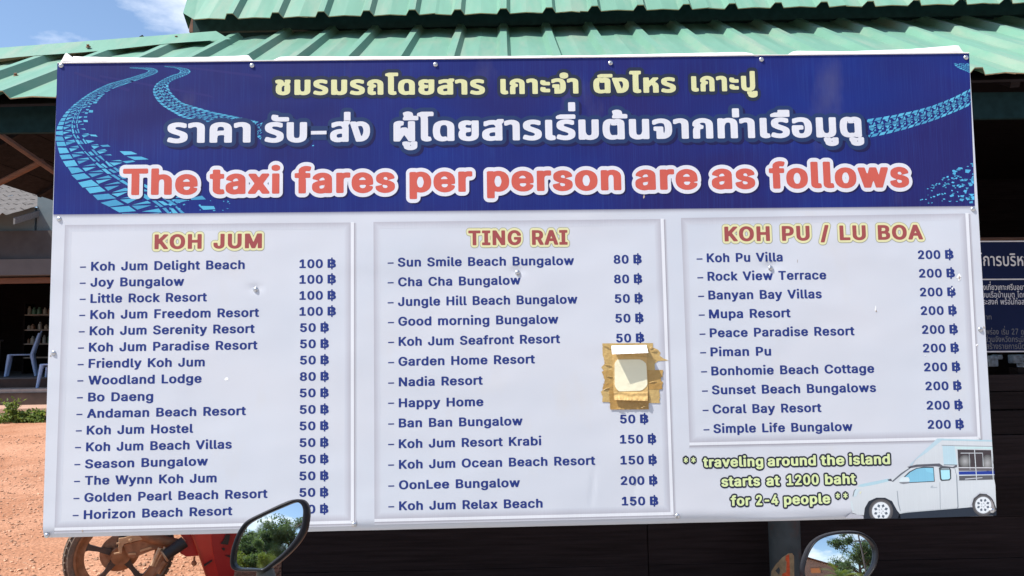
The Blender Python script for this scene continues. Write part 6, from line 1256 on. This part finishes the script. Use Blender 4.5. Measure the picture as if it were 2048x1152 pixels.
# shelf with jars
ORD = 'first second third fourth fifth sixth seventh eighth ninth tenth eleventh twelfth'.split()
sh = empty('shelf_rack', onY(80, 690, 15.2), 'dark three tier shelf with bottles inside the neighbouring house', 'shelf')
M_sh = mat('shelf_board', (0.30, 0.26, 0.23), 0.7); jar = [mat('jar_%s' % n_, c_, 0.3) for n_, c_ in (('clear', (0.30, 0.32, 0.30)), ('green', (0.05, 0.16, 0.12)), ('brown', (0.16, 0.09, 0.05)), ('cream', (0.32, 0.28, 0.22)))]
a_, b_ = onY(52, 640, 15.2), onY(125, 640, 15.2)
for py in (630, 660, 688, 715):
    z_ = onY(80, py, 15.2).z; MB().box(((a_.x + b_.x) / 2, 15.3, z_), (b_.x - a_.x, 0.35, 0.03)).build('shelf_board', M_sh, sh)
for x_ in (a_.x, b_.x): MB().box((x_, 15.3, 1.6), (0.04, 0.35, 1.7)).build('upright', M_dark, sh)
for py in (630, 660, 688):
    z_ = onY(80, py, 15.2).z + .015; x_ = a_.x + .06; jn = 0
    while x_ < b_.x - .05:
        r_ = random.uniform(.03, .055); h_ = random.uniform(.1, .2)
        o = MB().lathe([(0, 0), (r_, 0), (r_, h_ * .7), (r_ * .5, h_ * .85), (r_ * .5, h_), (0, h_)], (x_, 15.22, z_), (0, 0, 1), 10).build('bottle', random.choice(jar), None, smooth=True)
        tag(o, 'small dim jar, %s from the left on the %s shelf of the neighbouring house' % (ORD[jn], {630: 'top', 660: 'middle', 688: 'lowest'}[py]), 'bottle', 'bottles on the shelf rack'); jn += 1; x_ += r_ * 2 + random.uniform(.01, .06)
# plastic chairs
M_ch = mat('pale_blue_plastic', (0.30, 0.42, 0.66), 0.4, var=0.05)
def chair(loc, rot, label):
    root = empty('plastic_chair', loc, label, 'chair', 'pale blue plastic chairs'); root.rotation_euler = (0, 0, rot)
    def B(name, f): m_ = MB(); f(m_); o = m_.build(name, M_ch, None, smooth=True); o.parent = root; return o
    B('seat', lambda m_: m_.box((0, 0, 0.43), (0.44, 0.44, 0.03), None, 0.012))
    B('apron', lambda m_: m_.box((0, -0.205, 0.40), (0.42, 0.02, 0.05), None, .006))
    for sx in (-1, 1):
        B('leg', lambda m_: m_.tube([(sx * .19, -.19, .43), (sx * .235, -.245, 0.0)], [.040, .026], 8)); B('leg', lambda m_: m_.tube([(sx * .19, .19, .43), (sx * .235, .27, 0.0)], [.040, .026], 8))
        B('back_post', lambda m_: m_.tube([(sx * .19, .19, .42), (sx * .20, .255, .66), (sx * .165, .31, .86)], [.036, .034, .030], 8))
    B('top_rail', lambda m_: m_.prism([(-.18, .29, .74), (.18, .29, .74), (.165, .33, .91), (-.165, .33, .91)], (0, .015, 0)))
    for x in (-.085, 0.0, .085): B('back_slat', lambda m_: m_.prism([(x - .02, .205, .43), (x + .02, .205, .43), (x + .02, .305, .79), (x - .02, .305, .79)], (0, .01, 0)))
    return root
c1 = onY(42, 748, 13.6); chair((c1.x, 13.6, zs2), math.radians(-62), 'pale blue plastic chair seen whole on the raised floor of the neighbouring house')
c2 = onY(112, 760, 12.6); chair((c2.x, 12.60, zs1), math.radians(-75), 'pale blue plastic chair half hidden by the left edge of the fare board')
tb = empty('table', (onY(-75, 700, 13.4).x, 13.6, zs2), 'dim grey table at the far left inside the neighbouring house', 'table')
MB().box((tb.location.x, 13.6, zs2 + .73), (0.9, 0.7, .03)).build('table_top', M_beam, tb)
for sx in (-1, 1):
    for sy in (-1, 1): MB().tube([(tb.location.x + sx * .4, 13.6 + sy * .3, zs2), (tb.location.x + sx * .4, 13.6 + sy * .3, zs2 + .72)], .02, 6).build('leg', M_beam, tb)

# ------------------------------------------------------------------ plants
def leafmat(name, c, v=0.35): 
    m = mat(name, c, 0.55, var=v, scale=3, spec=0.3, rnd=0.0); p = m.node_tree.nodes['Principled BSDF']; p.inputs['Subsurface Weight'].default_value = 0.0
    n = m.node_tree; tl_ = n.nodes.new('ShaderNodeBsdfTranslucent'); tl_.inputs[0].default_value = (c[0] * 2.2, c[1] * 2.0, c[2] * 1.2, 1); ms = n.nodes.new('ShaderNodeMixShader'); ms.inputs[0].default_value = 0.38
    out = n.nodes['Material Output']; n.links.new(p.outputs[0], ms.inputs[1]); n.links.new(tl_.outputs[0], ms.inputs[2]); n.links.new(ms.outputs[0], out.inputs[0])
    return m
M_leaf = [leafmat('leaf_deep_green', (0.075, 0.125, 0.070)), leafmat('leaf_mid_green', (0.09, 0.15, 0.07)), leafmat('leaf_yellow_green', (0.12, 0.17, 0.035)), leafmat('weed_green', (0.12, 0.18, 0.05))]
M_bark = mat('bark', (0.13, 0.10, 0.075), 0.95, var=0.3, scale=10, sx=(1, 1, .25), bump=.6)
def leaves_mesh(clumps, n, size, rg):
    """many small folded leaf faces spread through clumps (x, y, z, radius)"""
    cl = np.array(clumps); pick = rg.integers(0, len(cl), n); c = cl[pick]
    d = rg.normal(size=(n, 3)); d /= np.linalg.norm(d, axis=1)[:, None]; r = c[:, 3] * rg.random(n) ** 0.45
    p = c[:, :3] + d * r[:, None] * [1, 1, .8]
    a = rg.normal(size=(n, 3)); a[:, 2] -= 0.5; a /= np.linalg.norm(a, axis=1)[:, None]; b = np.cross(a, rg.normal(size=(n, 3))); b /= np.linalg.norm(b, axis=1)[:, None]
    s = size * rg.uniform(.6, 1.3, n)[:, None]; nn_ = np.cross(a, b)
    v0 = p; v1 = p + a * s * .5 + b * s * .24 + nn_ * s * .06; v2 = p + a * s; v3 = p + a * s * .5 - b * s * .24 + nn_ * s * .06
    V = np.stack([v0, v1, v2, v3], 1).reshape(-1, 3); idx = np.arange(n) * 4
    F_ = np.concatenate([np.stack([idx, idx + 1, idx + 2], 1), np.stack([idx, idx + 2, idx + 3], 1)])
    return V, F_
TREES = {}
def tree(kind, seed, H, W, loc, label, group, nleaf=9000, ls=0.16):
    rg = np.random.default_rng(seed); rr = random.Random(seed)
    root = empty('tree', loc, label, 'tree', group); x, y, z = loc
    trunk = MB(); top = Vector((x + rr.uniform(-.3, .3), y + rr.uniform(-.3, .3), H * .72)); pts = [Vector((x, y, -0.1)), Vector((x + rr.uniform(-.1, .1), y, H * .25)), Vector((x, y, 0)).lerp(top, .6) , top]
    trunk.tube(pts, [H * .035, H * .026, H * .018, H * .006], 9); clumps = []
    for k in range(22):
        t = rr.uniform(.28, 1.0); a = rr.uniform(0, 6.28); base = Vector((x, y, 0)).lerp(top, min(t * .95, .95)); reach = W * .5 * (1.15 - .75 * abs(t - .5) * 1.4) * rr.uniform(.55, 1.0)
        tip = base + Vector((math.cos(a) * reach, math.sin(a) * reach, H * rr.uniform(.06, .24)))
        trunk.tube([base, base.lerp(tip, .5) + Vector((0, 0, H * .03)), tip], [H * .010, H * .006, H * .002], 5, cap=False)
        for q in range(5):
            f = rr.uniform(.45, 1.08); c_ = base.lerp(tip, f) + Vector((rr.uniform(-.5, .5), rr.uniform(-.5, .5), rr.uniform(-.3, .5))) * W * .10
            clumps.append((c_.x, c_.y, c_.z, W * rr.uniform(.05, .12)))
    trunk.build('trunk', M_bark, root, smooth=True)
    V, F_ = leaves_mesh(clumps, nleaf, ls, rg); o = mesh('crown', V, F_, M_leaf[kind], root, kind=None)
    return root
def copy_to(root, loc, rot, s, label):
    r = copy_tree(root); r.location = loc; r.rotation_euler = (0, 0, rot); r.scale = (s, s, s); r['label'] = label; return r
# the wood behind the photographer, seen in the mirrors
TG = 'trees across the yard behind the photographer'
t1 = tree(0, 21, 6.9, 6.6, (-6.2, -24, 0), 'dense dark green tree reflected in the left mirror, tallest of its row', TG, 12000, .22)
t2 = tree(1, 22, 5.2, 5.2, (-9.4, -23, 0), 'rounder mid green tree reflected in the left mirror beside the tall dark one', TG, 11000, .20)
t3 = tree(2, 23, 3.4, 3.8, (-8.2, -17.5, 0), 'low yellow green tree in front of the dark row reflected in the left mirror', TG, 7000, .16)
for i, (x, y, s, r, src, lab) in enumerate(((-3.2, -23.5, 1.22, 1.2, t1, 'dark tree right of the tallest in the left mirror'), (-12.5, -24, .9, 2.2, t1, 'dark tree at the left end of the mirrored row'), (-5.0, -20.5, .8, 4.0, t2, 'small bushy tree below the tallest dark one'), (-0.8, -25, 1.25, .4, t2, 'mid green tree between the two mirrored views'), (5.0, -29, .75, 2.9, t1, 'dark tree behind the brick house in the right mirror'),
                                    (9.8, -21, 1.1, 5.1, t1, 'tall dark tree beside the pole in the right mirror'), (13.2, -23, 1.1, 3.3, t2, 'broad tree at the right edge of the right mirror'), (7.2, -26, .8, 2.0, t2, 'lower mid green tree above the roof of the brick house'), (2.8, -28, .95, 1.7, t2, 'mid green tree at the left of the right mirror'), (-7.6, -20.2, .9, 3.0, t3, 'second low yellow green tree in the left mirror'))):
    copy_to(src, (x, y, 0), r, s, lab)
copy_to(t1, (-8.0, -25.5, 0), 5.5, 1.0, 'dark tree half hidden behind the left end of the row in the left mirror')
copy_to(t3, (-4.2, -18.5, 0), 1.1, .85, 'lowest yellow green tree in front of the row in the left mirror')
copy_to(t2, (6.6, -24, 0), 4.1, .75, 'bushy tree just above the roof end of the brick house')
# palm in the right mirror
def palm(loc, H, label):
    root = empty('palm_tree', loc, label, 'palm tree'); x, y, _ = loc
    MB().tube([(x, y, -.05), (x + .1, y, H * .5), (x + .05, y, H)], [.16, .12, .10], 10).build('trunk', M_bark, root, smooth=True)
    for k in range(22):
        a = random.uniform(0, 6.28); el = random.uniform(-.1, 1.2); L_ = random.uniform(1.3, 2.0); V = []; Fc = []; p = Vector((x + .05, y, H)); d = Vector((math.cos(a) * math.cos(el), math.sin(a) * math.cos(el), math.sin(el))); side = Vector((-math.sin(a), math.cos(a), 0)); rib = []
        for q in range(13):
            rib.append(p.copy()); p = p + d * (L_ / 12); d = (d + Vector((0, 0, -.10))).normalized()
        for q in range(1, 12):
            w_ = .42 * math.sin(math.pi * (q / 12) ** .8)
            for s_ in (-1, 1):
                i0 = len(V); t_ = (rib[q + 1] - rib[q]) if q < 12 else d; V += [rib[q], rib[q] + t_ * .35, rib[q] + side * s_ * w_ + t_ * 1.4 + Vector((0, 0, -.12))]; Fc.append((i0, i0 + 1, i0 + 2))
                i0 = len(V); V += [rib[q] + t_ * .5, rib[q] + t_ * .85, rib[q] + side * s_ * w_ * .95 + t_ * 1.9 + Vector((0, 0, -.14))]; Fc.append((i0, i0 + 1, i0 + 2))
        mesh('frond', V, Fc, M_leaf[2 if k % 2 else 1], root)
palm((5.5, -14.5, 0), 1.75, 'short palm with arching yellow green fronds reflected in the right mirror')
# brick house in the right mirror
bh = empty('brick_house', (4.0, -20, 0), 'bare brick house with orange shutters reflected in the right mirror', 'house')
M_brk = mat('bare_brick', (0.40, 0.29, 0.23), 0.95, var=0.3, scale=14, sx=(.4, 1, 1.6), bump=.5); M_or = mat('orange_shutter', (0.75, 0.30, 0.10), 0.6)
def brick_wall():
    b = MB(); x0, x1 = 1.6, 6.5; 
    for r_ in range(48):
        z_ = r_ * .092; x_ = x0 - (.11 if r_ % 2 else 0)
        while x_ < x1:
            w_ = .215; 
            if z_ + .09 < 4.78 - .32 * (x_ - 1.6) and not any(wx0 - .1 < x_ < wx1 and wz0 < z_ < wz1 for wx0, wx1, wz0, wz1 in WIN): b.box((x_ + w_ / 2, -20 + random.uniform(-.004, .004), z_ + .041), (w_ - .012, .10, .080))
            x_ += .227
    o = b.build('brickwork', M_brk, bh); o['kind'] = 'stuff'
WIN = [(4.0, 5.05, 2.55, 3.05), (3.9, 4.8, 1.45, 2.2), (2.2, 3.2, 2.5, 3.0)]
brick_wall()
MB().prism([(1.6, -20.06, 0), (6.5, -20.06, 0), (6.5, -20.06, 3.2), (1.6, -20.06, 4.77)], (0, -.08, 0)).build('inner_wall', mat('mortar', (0.20, 0.18, 0.16), .95), bh)
for i, (a_, b_2, c_2, d_2) in enumerate(WIN): MB().box(((a_ + b_2) / 2, -20.02, (c_2 + d_2) / 2), (b_2 - a_ - .02, .05, d_2 - c_2)).build('shutter', M_or, bh)
MB().prism([(1.3, -19.7, 4.90), (6.9, -19.7, 3.12), (6.9, -24.5, 3.12), (1.3, -24.5, 4.90)], (0, 0, .05)).build('roof', mat('rusty_tin', (0.20, 0.09, 0.06), .8, var=.3), bh)
for k in range(20): MB().box((1.7 + k * .25, -19.85, 4.72 - .318 * (k * .25)), (.08, .22, .07)).build('rafter_end', M_rafter, bh)
MB().box((6.5, -22.1, 1.55), (.1, 3.9, 3.1)).build('wall', M_brk, bh); MB().box((1.6, -22.1, 2.3), (.1, 3.9, 4.6)).build('wall', M_brk, bh)
pl = MB(); pl.tube([(8.1, -15.5, -.1), (8.1, -15.5, 5.2)], [.09, .07], 10); root = empty('utility_pole', (8.1, -15.5, 0), 'thin grey utility pole with a crossbar reflected in the right mirror', 'pole')
pl.build('pole', M_beam, root, smooth=True); MB().box((8.1, -15.5, 4.6), (1.1, .08, .08)).build('crossbar', M_beam, root)
MB().tube([(8.1 + 1.1 * math.cos(k), -15.5, 4.7) if False else (8.1 - 11 * k / 12, -15.5 + 2 * k / 12, 4.68 - 1.0 * math.sin(k / 12 * math.pi) * .4 + k * .12) for k in range(13)], .008, 4).build('cable', M_bp, root)
# weeds by the step on the left
wr = np.random.default_rng(5)
for i, (px, py, r_, h_, lab) in enumerate(((12, 838, .22, .26, 'leafy weed tuft at the far left foot of the concrete step'), (34, 832, .16, .44, 'tallest upright weed in front of the concrete step'), (62, 836, .24, .20, 'spreading weed tuft nearest the fare board edge'), (84, 840, .22, .20, 'small weed tuft partly behind the fare board edge'))):
    c = onZ(px, py + 14, 0.0); c.y = min(c.y, 11.1) ; c = Vector((onY(px, 800, 10.9).x, 10.9, 0.20))
    cl = [(c.x + wr.uniform(-r_, r_) * .7, c.y + wr.uniform(-.12, .12), .2 + h_ * wr.uniform(.15, .85), .08) for _ in range(12)]
    root = empty('weed', (c.x, c.y, .2), lab, 'weed', 'weeds along the step')
    V, F_ = leaves_mesh(cl, 300, .07, wr); mesh('leaves', V, F_, M_leaf[3], root)
    sm = MB()
    for q in cl[:8]: sm.tube([(c.x + (q[0] - c.x) * .3, c.y, .19), (q[0], q[1], q[2])], .004, 4)
    sm.build('stem', M_leaf[2], root)
gt = MB()
V, F_ = leaves_mesh([(x, 10.95 + wr.uniform(-.15, .2), .23, .06) for x in np.linspace(-9.2, -5.2, 60)], 2600, .05, wr); tag(mesh('ground_weeds', V, F_, M_leaf[3]), 'low green weeds growing along the foot of the step', 'weeds', kind='stuff')
V, F_ = leaves_mesh([(wr.uniform(-3.2, 0.4), wr.uniform(2.2, 7.5), 0.018, .01) for _ in range(46)], 46, .05, wr); tag(mesh('fallen_leaves', V, F_, mat('dry_leaf', (0.42, 0.33, 0.17), .8, var=.3)), 'dry fallen leaves scattered on the orange earth', 'leaves', kind='stuff')
# shrubs, and pale boxes added as specks of daylight, behind the shelter
s1 = tree(0, 41, 3.0, 3.2, (4.6, 9.0, 0), 'dark shrub behind the shelter seen below the banner', 'shrubs behind the shelter', 6000, .12)
copy_to(s1, (7.2, 9.4, 0), 2.0, 1.1, 'dark shrub behind the shelter at the right edge of the photo')
for px, w_, h_, py, lb_ in ((1982, .10, .12, 722, 'pale blue box added as a daylight speck nearest the fare board edge, behind the dark boards'), (1994, .07, .05, 714, 'smallest pale box added as a daylight speck, second from the fare board edge behind the boards'), (2034, .14, .09, 718, 'widest pale box added as a daylight speck, seen below the banner behind the boards'), (2047, .09, .12, 730, 'pale blue box added as a daylight speck at the right edge of the photo behind the boards')):
    c = onY(px, py, 6.2); b = MB(); b.box(c, (w_, .10, h_), None, .01)
    b.box(c + Vector((0, -.051, 0)), (w_ * .8, .01, h_ * .25)); o = b.build('daylight_speck_box', mat('daylight_speck_colour', (0.55, 0.66, 0.80), .4, var=.4, scale=25), None, smooth=True)
    o['label'] = lb_; o['category'] = 'box'; o['group'] = 'pale boxes added as daylight specks'
